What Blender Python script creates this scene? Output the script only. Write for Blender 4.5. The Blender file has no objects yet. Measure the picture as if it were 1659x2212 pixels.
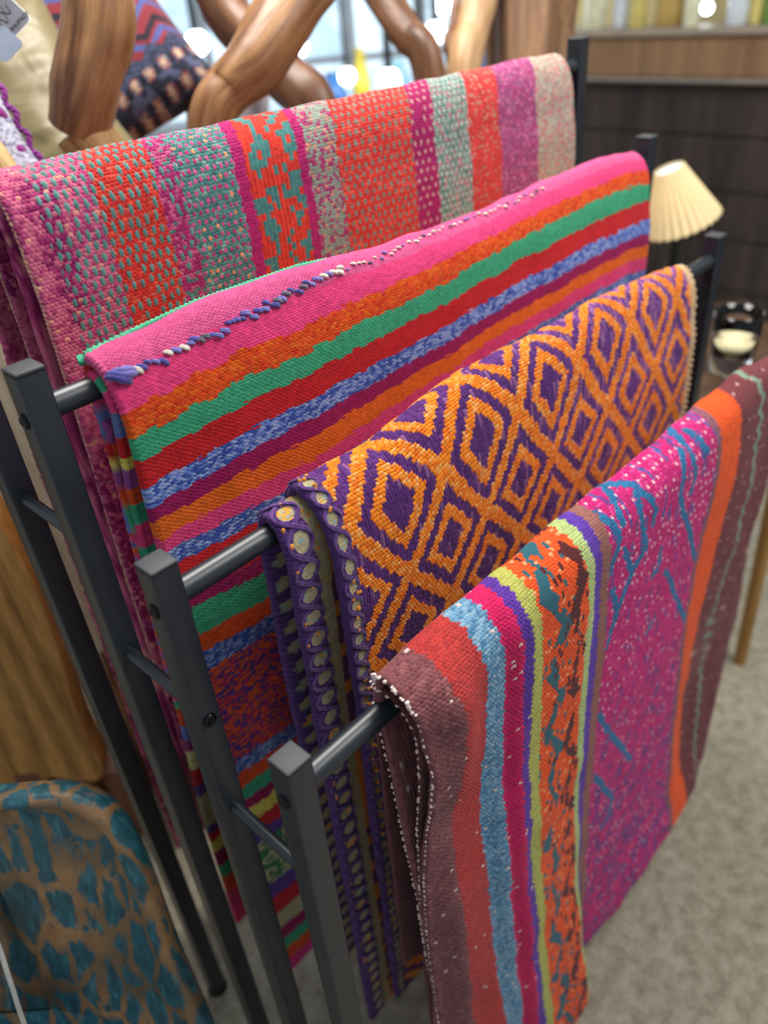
import bpy, bmesh, math, random
import numpy as np
from mathutils import Vector, Matrix

random.seed(7)
rng = np.random.default_rng(7)
scene = bpy.context.scene
COL = scene.collection

# ------------------------------------------------------------------ camera
CAM = np.array([-0.2557, -0.8791, 1.7202])
RIGHT = np.array([0.67580242, -0.73363359, -0.0712239])
UP = np.array([0.45691974, 0.34114837, 0.82148776])
FWD = np.array([0.5783731, 0.58770702, -0.56576057])
cd = bpy.data.cameras.new('camera'); cam = bpy.data.objects.new('camera', cd); COL.objects.link(cam)
cam.matrix_world = Matrix(((RIGHT[0], UP[0], -FWD[0], CAM[0]), (RIGHT[1], UP[1], -FWD[1], CAM[1]),
                           (RIGHT[2], UP[2], -FWD[2], CAM[2]), (0, 0, 0, 1)))
cd.sensor_fit = 'HORIZONTAL'; cd.sensor_width = 36.0; cd.lens = 1685.44 / 1659 * 36
cd.clip_start = 0.02; cd.clip_end = 60
cd.dof.use_dof = True; cd.dof.focus_distance = 0.88; cd.dof.aperture_fstop = 2.9
scene.camera = cam

# ------------------------------------------------------------------ light
world = bpy.data.worlds.new('world'); scene.world = world; world.use_nodes = True
bg = world.node_tree.nodes['Background']
bg.inputs[0].default_value = (0.80, 0.90, 1.0, 1); bg.inputs[1].default_value = 0.36

def area(name, loc, target, size, power, color, size_y=None):
    ld = bpy.data.lights.new(name, 'AREA'); ld.energy = power; ld.color = color
    ld.shape = 'RECTANGLE'; ld.size = size; ld.size_y = size_y or size
    o = bpy.data.objects.new(name, ld); COL.objects.link(o); o.location = loc
    o.rotation_euler = (Vector(target) - Vector(loc)).to_track_quat('-Z', 'Y').to_euler()
    return o
area('ceiling_panel_light', (0.75, 0.35, 3.0), (0.75, 0.0, 1.0), 1.1, 50, (1.0, 0.95, 0.88), 0.8)
area('ceiling_panel_light', (1.6, -1.4, 3.1), (1.2, -0.5, 0.6), 1.2, 42, (1.0, 0.96, 0.90), 0.9)
area('daylight_window_light', (3.4, 3.4, 2.4), (0.8, 0.2, 1.3), 2.2, 66, (0.80, 0.90, 1.0), 1.6)
scene.view_settings.view_transform = 'Standard'
scene.view_settings.look = 'None'
scene.view_settings.gamma = 1.0
scene.view_settings.use_curve_mapping = False
scene.view_settings.exposure = 0.35

# ------------------------------------------------------------------ helpers
def lin(c):
    c = np.asarray(c, float) / 255.0
    return np.where(c <= 0.04045, c / 12.92, ((c + 0.055) / 1.055) ** 2.4)
def hsh(i, j=0, k=0):
    x = np.sin(np.asarray(i, float) * 127.1 + np.asarray(j, float) * 311.7 + k * 74.7) * 43758.5453
    return x - np.floor(x)
def vnoise(x, y, k=0):
    x, y = np.broadcast_arrays(np.asarray(x, float), np.asarray(y, float))
    i, j = np.floor(x), np.floor(y); a, b = x - i, y - j
    a = a * a * (3 - 2 * a); b = b * b * (3 - 2 * b)
    return (hsh(i, j, k) * (1 - a) * (1 - b) + hsh(i + 1, j, k) * a * (1 - b) + hsh(i, j + 1, k) * (1 - a) * b + hsh(i + 1, j + 1, k) * a * b)
def sstep(a, b, x):
    t = np.clip((x - a) / (b - a), 0, 1); return t * t * (3 - 2 * t)

def tag(o, label=None, cat=None, group=None, kind=None):
    if label: o['label'] = label
    if cat: o['category'] = cat
    if group: o['group'] = group
    if kind: o['kind'] = kind
    return o
def empty(name, loc=(0, 0, 0)):
    o = bpy.data.objects.new(name, None); COL.objects.link(o); o.location = loc
    bpy.context.view_layer.update()
    return o
def link(name, me, mat=None, parent=None):
    o = bpy.data.objects.new(name, me); COL.objects.link(o)
    if mat: me.materials.append(mat)
    if parent:
        o.parent = parent
        off = Vector(parent.location)
        p = parent.parent
        while p: off = off + Vector(p.location); p = p.parent
        o.location = -off      # meshes are written in world coordinates
    return o
def np_mesh(name, V, F, colors=None, wuv=None, smooth=True):
    me = bpy.data.meshes.new(name)
    V = np.asarray(V, np.float32); F = np.asarray(F, np.int32)
    me.vertices.add(len(V)); me.vertices.foreach_set('co', V.ravel())
    k = F.shape[1]
    me.loops.add(F.size); me.loops.foreach_set('vertex_index', F.ravel())
    me.polygons.add(len(F)); me.polygons.foreach_set('loop_start', np.arange(0, F.size, k, dtype=np.int32))
    me.polygons.foreach_set('loop_total', np.full(len(F), k, np.int32))
    if smooth: me.polygons.foreach_set('use_smooth', np.ones(len(F), bool))
    if colors is not None:
        a = me.color_attributes.new('col', 'FLOAT_COLOR', 'POINT')
        c = np.ones((len(V), 4), np.float32); c[:, :3] = colors; a.data.foreach_set('color', c.ravel())
    if wuv is not None:
        a = me.attributes.new('wuv', 'FLOAT_VECTOR', 'POINT'); a.data.foreach_set('vector', np.asarray(wuv, np.float32).ravel())
    me.update(calc_edges=True); me.validate()
    return me
def grid_faces(nr, nc, wrap=False):
    r = np.arange(nr - 1)[:, None]; c = np.arange(nc if wrap else nc - 1)[None, :]; c2 = (c + 1) % nc
    return np.stack([(r * nc + c + 0 * r), ((r + 1) * nc + c), ((r + 1) * nc + c2), (r * nc + c2)], -1).reshape(-1, 4)
def join(parts):
    """parts: list of (V,F4[,col]) -> one"""
    Vs, Fs, Cs, n = [], [], [], 0
    for p in parts:
        Vs.append(p[0]); Fs.append(np.asarray(p[1]) + n); n += len(p[0])
        if len(p) > 2: Cs.append(np.broadcast_to(p[2], (len(p[0]), 3)))
    return np.concatenate(Vs), np.concatenate(Fs), (np.concatenate(Cs) if Cs else None)
def bm_obj(name, bm, mat, parent=None, smooth=False):
    me = bpy.data.meshes.new(name); bm.to_mesh(me); bm.free()
    if smooth:
        for p in me.polygons: p.use_smooth = True
        me.set_sharp_from_angle(angle=math.radians(38))
    return link(name, me, mat, parent)
def box(bm, c, s, rot=None, bev=0.0, seg=2, vert=False):
    r = bmesh.ops.create_cube(bm, size=1.0); vs = r['verts']
    bmesh.ops.scale(bm, vec=s, verts=vs)
    if bev > 0:
        es = list({e for v in vs for e in v.link_edges if not vert or abs(e.verts[0].co.z - e.verts[1].co.z) > 1e-6})
        rb = bmesh.ops.bevel(bm, geom=es, offset=bev, segments=seg, profile=0.5, affect='EDGES')
        vs = list({v for f in rb['faces'] for v in f.verts} | {v for v in vs if v.is_valid})
    if rot is not None: bmesh.ops.transform(bm, matrix=rot.to_4x4(), verts=vs)
    bmesh.ops.translate(bm, vec=c, verts=vs)
    return vs
def tube(path, rad, n=16, caps=True, tw=None, squash=None):
    """swept tube through points; returns V,F,wuv"""
    P = np.asarray(path, float); m = len(P); rad = np.broadcast_to(np.asarray(rad, float), (m,))
    T = np.gradient(P, axis=0); T /= np.linalg.norm(T, axis=1)[:, None] + 1e-12
    a = np.array([0, 0, 1.0]) if abs(T[0, 2]) < .9 else np.array([1.0, 0, 0])
    N = np.cross(T[0], a); N /= np.linalg.norm(N); Ns = [N]
    for i in range(1, m):
        N = N - T[i] * (N @ T[i]); N /= np.linalg.norm(N) + 1e-12; Ns.append(N)
    Ns = np.array(Ns); B = np.cross(T, Ns)
    th = np.linspace(0, 2 * np.pi, n, endpoint=False)
    rr = rad[:, None] * np.ones((m, n))
    if tw is not None: rr = rr * tw(np.linspace(0, 1, m)[:, None], th[None, :])
    V = P[:, None, :] + rr[..., None] * (np.cos(th)[None, :, None] * Ns[:, None, :] + np.sin(th)[None, :, None] * B[:, None, :])
    L = np.concatenate([[0], np.cumsum(np.linalg.norm(np.diff(P, axis=0), axis=1))])
    wuv = np.stack([np.cos(th)[None, :] * rr, np.sin(th)[None, :] * rr, np.repeat(L[:, None], n, 1)], -1)
    F = grid_faces(m, n, True)[:, ::-1]
    V = V.reshape(-1, 3); wuv = wuv.reshape(-1, 3)
    if caps:
        nb = len(V); V = np.concatenate([V, P[:1], P[-1:]]); wuv = np.concatenate([wuv, [[0, 0, 0]], [[0, 0, L[-1]]]])
        c = np.arange(n); c2 = (c + 1) % n
        F = np.concatenate([F, np.stack([np.full(n, nb), c, c2, c2], -1)[:, [0, 2, 1, 1]], np.stack([np.full(n, nb + 1), (m - 1) * n + c, (m - 1) * n + c2, (m - 1) * n + c2], -1)])
        # degenerate quads become triangles below
    return V, F, wuv
def tri_quads(F):
    return F
def mesh_mixed(name, V, F, colors=None, wuv=None, smooth=True):
    """like np_mesh, drops the doubled corner of triangles"""
    V = np.asarray(V); F = np.asarray(F)
    deg = F[:, 2] == F[:, 3]
    q = F[~deg]; t = F[deg][:, :3]
    me = bpy.data.meshes.new(name)
    me.vertices.add(len(V)); me.vertices.foreach_set('co', np.asarray(V, np.float32).ravel())
    idx = np.concatenate([q.ravel(), t.ravel()]).astype(np.int32)
    tot = np.concatenate([np.full(len(q), 4), np.full(len(t), 3)]).astype(np.int32)
    st = np.concatenate([[0], np.cumsum(tot)[:-1]]).astype(np.int32)
    me.loops.add(len(idx)); me.loops.foreach_set('vertex_index', idx)
    me.polygons.add(len(tot)); me.polygons.foreach_set('loop_start', st); me.polygons.foreach_set('loop_total', tot)
    if smooth: me.polygons.foreach_set('use_smooth', np.ones(len(tot), bool))
    if colors is not None:
        a = me.color_attributes.new('col', 'FLOAT_COLOR', 'POINT')
        c = np.ones((len(V), 4), np.float32); c[:, :3] = colors; a.data.foreach_set('color', c.ravel())
    if wuv is not None:
        a = me.attributes.new('wuv', 'FLOAT_VECTOR', 'POINT'); a.data.foreach_set('vector', np.asarray(wuv, np.float32).ravel())
    me.update(calc_edges=True); me.validate()
    if smooth: me.set_sharp_from_angle(angle=math.radians(62))
    return me
def ball(c, r, nu=10, nv=7, sc=(1, 1, 1), R=None):
    th = np.linspace(0, 2 * np.pi, nu, endpoint=False); ph = np.linspace(0.02, np.pi - 0.02, nv)
    V = np.stack([np.sin(ph)[:, None] * np.cos(th), np.sin(ph)[:, None] * np.sin(th), np.cos(ph)[:, None] * np.ones(nu)], -1).reshape(-1, 3) * r * np.array(sc)
    if R is not None: V = V @ R.T
    return V + np.asarray(c), grid_faces(nv, nu, True)
def spline(pts, n):
    pts = np.asarray(pts, float); t = np.linspace(0, 1, len(pts)); tt = np.linspace(0, 1, n)
    out = np.empty((n, pts.shape[1])); h = t[1] - t[0]
    d = np.gradient(pts, h, axis=0)
    i = np.clip((tt / h).astype(int), 0, len(pts) - 2); x = (tt - t[i]) / h
    x = x[:, None]
    return (2 * x**3 - 3 * x**2 + 1) * pts[i] + (x**3 - 2 * x**2 + x) * h * d[i] + (-2 * x**3 + 3 * x**2) * pts[i + 1] + (x**3 - x**2) * h * d[i + 1]

# ------------------------------------------------------------------ materials
def mat(name):
    m = bpy.data.materials.new(name); m.use_nodes = True
    return m, m.node_tree, m.node_tree.nodes['Principled BSDF']
def noise(nt, scale, detail=3, rough=0.55, vec=None, dist=0.0):
    n = nt.nodes.new('ShaderNodeTexNoise'); n.inputs['Scale'].default_value = scale
    n.inputs['Detail'].default_value = detail; n.inputs['Roughness'].default_value = rough; n.inputs['Distortion'].default_value = dist
    if vec: nt.links.new(vec, n.inputs['Vector'])
    return n
def ramp(nt, fac, stops):
    r = nt.nodes.new('ShaderNodeValToRGB'); e = r.color_ramp.elements
    while len(e) < len(stops): e.new(0.5)
    for k, (p, c) in enumerate(stops):
        e[k].position = p; l = lin(c); e[k].color = (l[0], l[1], l[2], 1)
    nt.links.new(fac, r.inputs[0]); return r
def objco(nt, scale=(1, 1, 1)):
    t = nt.nodes.new('ShaderNodeTexCoord'); m = nt.nodes.new('ShaderNodeMapping')
    m.inputs['Scale'].default_value = scale
    nt.links.new(t.outputs['Object'], m.inputs['Vector']); return m.outputs[0]
def attrco(nt, scale=(1, 1, 1), name='wuv'):
    t = nt.nodes.new('ShaderNodeAttribute'); t.attribute_name = name; m = nt.nodes.new('ShaderNodeMapping')
    m.inputs['Scale'].default_value = scale
    nt.links.new(t.outputs['Vector'], m.inputs['Vector']); return m.outputs[0]
def bump(nt, bsdf, h, strength=0.5, dist=0.001):
    b = nt.nodes.new('ShaderNodeBump'); b.inputs['Strength'].default_value = strength; b.inputs['Distance'].default_value = dist
    nt.links.new(h, b.inputs['Height']); nt.links.new(b.outputs[0], bsdf.inputs['Normal']); return b
def plain(name, rgb, rough=0.6, metal=0.0, var=0.06, scale=60.0, bmp=0.0, **kw):
    m, nt, b = mat(name); c = np.array(rgb, float)
    n = noise(nt, scale, 4, vec=objco(nt))
    r = ramp(nt, n.outputs[0], [(0.3, np.clip(c * (1 - var), 0, 255)), (0.7, np.clip(c * (1 + var), 0, 255))])
    nt.links.new(r.outputs[0], b.inputs['Base Color'])
    b.inputs['Roughness'].default_value = rough; b.inputs['Metallic'].default_value = metal
    if bmp: bump(nt, b, n.outputs[0], bmp)
    for k, v in kw.items(): b.inputs[k].default_value = v
    return m
def wool(name, fibre=1500.0, strength=0.55, sheen=0.10):
    m, nt, b = mat(name)
    a = nt.nodes.new('ShaderNodeAttribute'); a.attribute_name = 'col'
    co = objco(nt); n = noise(nt, fibre, 3, 0.6, vec=co)
    mix = nt.nodes.new('ShaderNodeMix'); mix.data_type = 'RGBA'; mix.blend_type = 'MULTIPLY'; mix.inputs[0].default_value = 1.0
    r = nt.nodes.new('ShaderNodeMapRange'); r.inputs[1].default_value = 0.25; r.inputs[2].default_value = 0.75; r.inputs[3].default_value = 0.78; r.inputs[4].default_value = 1.22
    nt.links.new(n.outputs[0], r.inputs[0])
    nt.links.new(a.outputs['Color'], mix.inputs[6]); nt.links.new(r.outputs[0], mix.inputs[7])
    nt.links.new(mix.outputs[2], b.inputs['Base Color'])
    b.inputs['Roughness'].default_value = 0.92; b.inputs['Specular IOR Level'].default_value = 0.15
    b.inputs['Sheen Weight'].default_value = sheen; b.inputs['Sheen Roughness'].default_value = 0.5
    bump(nt, b, n.outputs[0], strength, 0.0012)
    return m
def wood(name, dark, mid, light, sc=1.0, rough=0.5, use_attr=True, bmp=0.35):
    m, nt, b = mat(name)
    co = attrco(nt, (26 * sc, 26 * sc, 3.2 * sc)) if use_attr else objco(nt, (26 * sc, 26 * sc, 3.2 * sc))
    n = noise(nt, 1.0, 6, 0.62, vec=co, dist=1.2)
    co2 = attrco(nt, (150 * sc, 150 * sc, 7 * sc)) if use_attr else objco(nt, (150 * sc, 150 * sc, 7 * sc))
    n2 = noise(nt, 1.0, 4, 0.6, vec=co2)
    ad = nt.nodes.new('ShaderNodeMath'); ad.operation = 'MULTIPLY_ADD'; ad.inputs[1].default_value = 0.35
    nt.links.new(n2.outputs[0], ad.inputs[0]); nt.links.new(n.outputs[0], ad.inputs[2])
    r = ramp(nt, ad.outputs[0], [(0.38, dark), (0.62, mid), (0.92, light)])
    nt.links.new(r.outputs[0], b.inputs['Base Color']); b.inputs['Roughness'].default_value = rough
    bump(nt, b, ad.outputs[0], bmp, 0.004)
    return m

# powder-coated steel
def steel():
    m, nt, b = mat('powder_coated_steel')
    n = noise(nt, 2200, 2, vec=objco(nt)); n2 = noise(nt, 14, 3, vec=objco(nt))
    r = ramp(nt, n2.outputs[0], [(0.3, (29, 35, 43)), (0.7, (36, 42, 50))]); nt.links.new(r.outputs[0], b.inputs['Base Color'])
    b.inputs['Roughness'].default_value = 0.36; b.inputs['Specular IOR Level'].default_value = 0.6
    bump(nt, b, n.outputs[0], 0.12, 0.0004); return m
M_steel = steel()
M_cap = plain('black_plastic', (56, 58, 62), 0.58, var=0.05, scale=900, bmp=0.05)
M_bolt = plain('black_zinc', (22, 22, 24), 0.22, 0.6, scale=200)
M_rubber = plain('foot_rubber', (18, 18, 20), 0.6)
M_wool = wool('woven_wool')
M_felt = wool('felted_wool', 1100.0, 0.9, 0.12)
M_yarn = wool('twisted_yarn', 1800.0, 0.6, 0.3)
M_teak = wood('polished_teak_branch', (60, 36, 20), (122, 82, 50), (176, 134, 90), 1.0, 0.38)
M_teakd = wood('dark_teak_branch', (48, 28, 18), (98, 64, 42), (140, 98, 66), 1.0, 0.42)
M_teakl = wood('pale_teak_branch', (104, 72, 46), (170, 132, 92), (208, 172, 130), 1.0, 0.45)
M_rawcut = wood('raw_cut_teak', (120, 86, 48), (176, 138, 88), (214, 182, 130), 1.4, 0.6)
M_bleach = wood('bleached_driftwood', (150, 136, 108), (196, 182, 148), (226, 216, 186), 0.8, 0.7)
M_honey = wood('honey_teak_slab', (92, 58, 22), (150, 102, 44), (186, 138, 72), 0.5, 0.45)
M_red = wood('reddish_driftwood', (58, 32, 18), (112, 68, 40), (150, 104, 68), 0.8, 0.6)

# ------------------------------------------------------------------ setting
def carpet():
    m, nt, b = mat('flecked_carpet'); co = objco(nt)
    n = noise(nt, 260, 4, 0.7, vec=co); n2 = noise(nt, 34, 3, 0.6, vec=co)
    ad = nt.nodes.new('ShaderNodeMath'); ad.operation = 'MULTIPLY_ADD'; ad.inputs[1].default_value = 0.6
    nt.links.new(n2.outputs[0], ad.inputs[0]); nt.links.new(n.outputs[0], ad.inputs[2])
    r = ramp(nt, ad.outputs[0], [(0.5, (118, 110, 92)), (0.76, (170, 161, 140)), (1.0, (212, 204, 184))])
    nt.links.new(r.outputs[0], b.inputs['Base Color']); b.inputs['Roughness'].default_value = 1.0; b.inputs['Specular IOR Level'].default_value = 0.05
    bump(nt, b, n.outputs[0], 0.8, 0.006); return m
bm = bmesh.new(); box(bm, (2.5, 1.6, -0.05), (9.0, 9.0, 0.1)); fl = bm_obj('floor', bm, carpet()); tag(fl, kind='structure')

def view_box(name, centre, size, along, m, parent=None, bev=0.0):
    """box whose length runs along a horizontal direction"""
    a = math.atan2(along[1], along[0]); bm = bmesh.new()
    box(bm, centre, size, Matrix.Rotation(a, 3, 'Z'), bev); return bm_obj(name, bm, m, parent)
AL = np.array([0.7071, -0.7071])                 # horizontal direction across the view
DEP = np.array([0.7071, 0.7071])                 # horizontal direction away from the viewer
o = view_box('wall_back', (5.1, 4.9, 1.5), (7.0, 0.1, 3.0), AL, plain('warm_white_plaster', (176, 172, 160), 0.9, var=0.04, scale=6)); tag(o, kind='structure')

# low partition on the right: dark planks under a brown beam
M_dark = wood('dark_stained_planks', (26, 20, 19), (48, 38, 36), (72, 58, 52), 0.35, 0.6, False, 0.25)
M_beam = wood('brown_beam_wood', (86, 62, 44), (132, 100, 70), (160, 126, 92), 0.3, 0.55, False, 0.25)
for k in range(6):
    z0 = 0.005 + 0.21 * k
    bm = bmesh.new(); box(bm, (3.36 + .010 * (k % 2), -.35, z0 + 0.103), (0.06, 4.1, 0.206), bev=0.006)
    tag(bm_obj('wall_right' if k == 0 else 'wall_right.%03d' % k, bm, M_dark), kind='structure')
bm = bmesh.new(); box(bm, (3.35, -.35, 1.352), (.10, 4.1, .150), bev=.008); tag(bm_obj('trim_1', bm, M_beam), kind='structure')
bm = bmesh.new(); box(bm, (3.40, -.35, 1.441), (.24, 4.1, .026), bev=.006); tag(bm_obj('trim_2', bm, plain('shelf_board', (150, 136, 120), 0.5, scale=9)), kind='structure')
bm = bmesh.new(); box(bm, (3.335, -.35, 1.268), (.10, 4.1, .018), bev=.005); tag(bm_obj('trim_3', bm, plain('grey_edging', (132, 122, 114), 0.5, scale=9)), kind='structure')

# ------------------------------------------------------------------ rack
DY, DZ, LEN, W, ATOP = 0.15533, 0.15719, 1.21574, 0.030, 1.600
HR, RR, HB, RB = 0.04609, 0.01282, 0.36042, 0.0072
RZ = [ATOP - i * DZ - HR for i in range(4)]
rack = empty('blanket_rack', (LEN / 2, -1.5 * DY, 0.0))
tag(rack, 'tiered black steel blanket rack with square posts and round rails holding the folded blankets', 'rack')
def hexbolt(c, ax, parent, r=0.0085):
    """button head with a hex socket, axis ax"""
    prof = [(0.0, 0.0018), (0.0030, 0.0018), (0.0036, 0.0040), (0.0056, 0.0038), (0.0078, 0.0026), (0.0085, 0.0010), (0.0085, 0.0)]
    n = 24; V = []
    for i, (rr, hh) in enumerate(prof):
        for t in range(n):
            a = 2 * math.pi * t / n; q = rr
            if i in (1, 2): q = rr * (math.cos(math.pi / 6) / math.cos((a % (math.pi / 3)) - math.pi / 6))
            V.append((hh, q * math.cos(a), q * math.sin(a)))
    V = np.array(V) * (r / 0.0085)
    A = np.array(ax, float); B = np.cross(A, [0, 0, 1.0]); B /= np.linalg.norm(B); Cc = np.cross(A, B)
    V = V[:, :1] * A + V[:, 1:2] * B + V[:, 2:] * Cc + np.array(c)
    return link('bolt', np_mesh('bolt', V, grid_faces(len(prof), n, True)), M_bolt, parent)
JOINT = [0.610, 0.462, 0.478, 0.333]
for far in (0, 1):
    for i in range(4):
        x, y, top = far * LEN, -i * DY, ATOP - i * DZ
        zj = top - JOINT[i]
        bm = bmesh.new()
        box(bm, (x, y, (top - 0.004 + zj + 0.0003) / 2), (W, W, top - 0.004 - zj - 0.0004), bev=0.0022, seg=3, vert=True)
        box(bm, (x, y, (zj - 0.0004 + 0.012) / 2), (W, W, zj - 0.0004 - 0.012), bev=0.0022, seg=3, vert=True)
        post = bm_obj('post', bm, M_steel, rack, True)
        bm = bmesh.new(); box(bm, (x, y, top - 0.0015), (W + 0.0004, W + 0.0004, 0.0045), bev=0.0019, seg=3)
        bm_obj('post_cap', bm, M_cap, post, True)
        bm = bmesh.new(); r = bmesh.ops.create_cone(bm, cap_ends=True, segments=24, radius1=0.021, radius2=0.017, depth=0.016)
        bmesh.ops.translate(bm, vec=(x, y, 0.008), verts=r['verts']); bm_obj('foot', bm, M_rubber, post, True)
        sx = -1 if not far else 1
        hexbolt((x + sx * W / 2, y - 0.000, top - HR - 0.005), (sx, 0, 0), post)
        if not far and i == 2: hexbolt((x, y - W / 2, top - 0.2096), (0, -1, 0), post)
for i in range(4):
    V, F, wv = tube([(0.0145, -i * DY, RZ[i]), (LEN - 0.0145, -i * DY, RZ[i])], RR, 40)
    link('rail', mesh_mixed('rail', V, F), M_steel, rack)
for far in (0, 1):
    for i in range(3):
        z = ATOP - i * DZ - HB; x = far * LEN
        pts = [(x, -i * DY - 0.0145, z), (x, -(i + 1) * DY + 0.0145, z)]
        V, F, wv = tube(pts, RB, 28)
        V2, F2, w2 = tube([(x, -i * DY - 0.0146, z), (x, -i * DY - 0.0185, z)], RB * 1.04, 28)
        VV, FF, _ = join([(V, F), (V2, F2)])
        link('crossbar', mesh_mixed('crossbar', VV, FF), M_steel, rack)

# ------------------------------------------------------------------ draped blankets
class Drape:
    """cross-section of a cloth over a rail: s=0 on the crest, s>0 down the front, s<0 down the back"""
    def __init__(self, y0, zr, h, dj, un, dn, F, rb=.04, djb=.05, Fb=None):
        self.y0, self.zr, self.dj, self.hx, self.hy = y0, zr, dj, h[0], h[1]
        self.un, self.dn, self.F = np.array(un, float), np.array(dn, float), np.array(F, float)
        self.rb, self.djb, self.Fb, self.tap = rb, djb, Fb, 0.0
    def h(self, u): return np.interp(u, self.hx, self.hy)
    def fwd(self, u, d):
        un, dn, F = self.un, self.dn, self.F
        u = np.clip(u, un[0], un[-1]); d = np.clip(d, dn[0], dn[-1])
        i = np.clip(np.searchsorted(un, u) - 1, 0, len(un) - 2); j = np.clip(np.searchsorted(dn, d) - 1, 0, len(dn) - 2)
        a = (u - un[i]) / (un[i + 1] - un[i]); b = (d - dn[j]) / (dn[j + 1] - dn[j])
        a = a * a * (3 - 2 * a); b = b * b * (3 - 2 * b) * .5 + b * .5
        return F[i, j] * (1 - a) * (1 - b) + F[i + 1, j] * a * (1 - b) + F[i, j + 1] * (1 - a) * b + F[i + 1, j + 1] * a * b
    def pos(self, u, s):
        u, s = np.broadcast_arrays(np.asarray(u, float), np.asarray(s, float))
        rf = self.fwd(u, np.full_like(u, self.dj)); hh = self.h(u); bb = hh + self.dj
        q = np.pi * (3 * (rf + bb) - np.sqrt((3 * rf + bb) * (rf + 3 * bb))) / 4
        t = np.clip(s / q, 0, 1) * np.pi / 2
        d = np.where(s <= q, self.dj - bb * np.cos(t), self.dj + (s - q))
        f = np.where(s <= q, rf * np.sin(t), self.fwd(u, np.maximum(d, self.dj)))
        b2 = hh + self.djb; a = self.rb; qb = np.pi * (3 * (a + b2) - np.sqrt((3 * a + b2) * (a + 3 * b2))) / 4
        tb = np.clip(-s / qb, 0, 1) * np.pi / 2
        db = np.where(-s <= qb, self.djb - b2 * np.cos(tb), self.djb + (-s - qb))
        fb = -np.where(-s <= qb, a * np.sin(tb), a + (0 if self.Fb is None else np.interp(-s - qb, self.Fb[0], self.Fb[1])))
        d = np.where(s < 0, db, d); f = np.where(s < 0, fb, f)
        x = u - self.tap * np.clip((u - .95) / .2, 0, 1.1) * np.clip((s - .30) / .7, 0, 1)
        return np.stack([x, self.y0 - f, self.zr - d], -1)
    def normal(self, u, s):
        h = 0.0015
        du = self.pos(u + h, s) - self.pos(u - h, s); ds = self.pos(u, s + h) - self.pos(u, s - h)
        n = np.cross(ds, du); return n / (np.linalg.norm(n, axis=-1, keepdims=True) + 1e-12)

RES = 1.0
def cloth(name, D, u0, u1, rows, colour, relief, thick, material, parent=None, du=0.0011, ufar=9.0, send=None, wave=0.0015, edge_relief=None):
    """a woven cloth with real thickness and stitch relief; colour(u,s)->linear rgb, relief(u,s)->metres"""
    cols = [u0 + thick / 2]; 
    while cols[-1] < u1 - thick / 2:
        u = cols[-1]; dep = 0.80 + 0.5 * max(u - 0.05, 0)
        cols.append(u + du * RES * dep / 0.8 * (1.0 if u < ufar else 3.0))
    cf = np.array(cols); r = thick / 2
    ph = np.radians(np.linspace(-75, 75, 7))
    cb = np.linspace(u1 - r, u0 + r, 70 if u1 - u0 > .5 else 40) if u1 - u0 < .3 else np.concatenate([np.linspace(u1 - r, u0 + .22, 40), np.linspace(u0 + .2185, u0 + r, 150)])
    # column tables: u, offset along the normal, sideways direction
    U = np.concatenate([cb, u0 + r - r * np.cos(ph), cf, (u1 - r + r * np.cos(ph))[::-1][::1] if False else u1 - r + r * np.cos(ph[::-1])])
    NO = np.concatenate([np.full(len(cb), -thick), -r + r * np.sin(ph), np.zeros(len(cf)), -r + r * np.sin(ph[::-1])])
    DN = np.concatenate([np.full(len(cb), -1.0), np.sin(ph), np.ones(len(cf)), np.sin(ph[::-1])])
    DU = np.concatenate([np.zeros(len(cb)), -np.cos(ph), np.zeros(len(cf)), np.cos(ph[::-1])])
    S = np.concatenate([[rows[0]], rows, [rows[-1]]])
    uu, ss = np.meshgrid(U, S)
    if send is not None:
        e = send(uu); k = 0.5; ss = np.where(ss > k, k + (ss - k) * (e - k) / (rows[-1] - k), ss)
    P = D.pos(uu, ss); N = D.normal(uu, ss)
    rel = relief(uu, ss) + wave * (vnoise(uu * 22, ss * 16, 3) - .5) * 2
    if edge_relief is not None: 
        m = np.abs(DU) > 0.1; rel[:, m] = edge_relief(uu[:, m], ss[:, m])
    no = np.repeat(NO[None, :], len(S), 0); no[0] = no[-1] = -r
    off = no + rel * DN; off[0] = off[-1] = -r
    P = P + N * off[..., None]; P[..., 0] += rel * DU
    C = colour(uu, ss)
    me = np_mesh(name, P.reshape(-1, 3), grid_faces(len(S), len(U), True)[:, ::1], C.reshape(-1, 3))
    return link(name, me, material, parent)
def rows_of(*spec):
    """(s0,s1,step) pieces joined"""
    out = []
    for a, b, st in spec: out.append(np.arange(a, b, st * RES))
    return np.concatenate(out + [[spec[-1][1]]])
def cells(u, s, w, b, wob=0.0005, off=0.5, k=0):
    s = s + wob * (vnoise(u * 130, s * 130, 11 + k) - .5) * 2
    u = u + wob * 2 * (vnoise(u * 110, s * 110, 12 + k) - .5) * 2
    row = np.floor(s / b); fs = s / b - row
    x = u / w + off * (np.mod(row, 2)); colm = np.floor(x); fx = x - colm
    return colm, row, fx, fs
def bulge(fx, fs, p=.5, q=.5):
    return np.clip(4 * fx * (1 - fx), 0, 1) ** p * np.clip(4 * fs * (1 - fs), 0, 1) ** q
def paint(bands, v, var):
    """bands: [(upto, rgb)] sorted -> linear rgb"""
    edges = np.array([b[0] for b in bands]); cols = np.array([lin(b[1]) for b in bands])
    i = np.clip(np.searchsorted(edges, v), 0, len(bands) - 1)
    return cols[i] * var[..., None], i
def blend(C, m, rgb, var=None):
    c = lin(rgb) if max(np.shape(rgb)) == 3 else rgb
    k = np.asarray(m, float)[..., None]
    t = c if var is None else c * var[..., None]
    return C * (1 - k) + t * k

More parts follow.
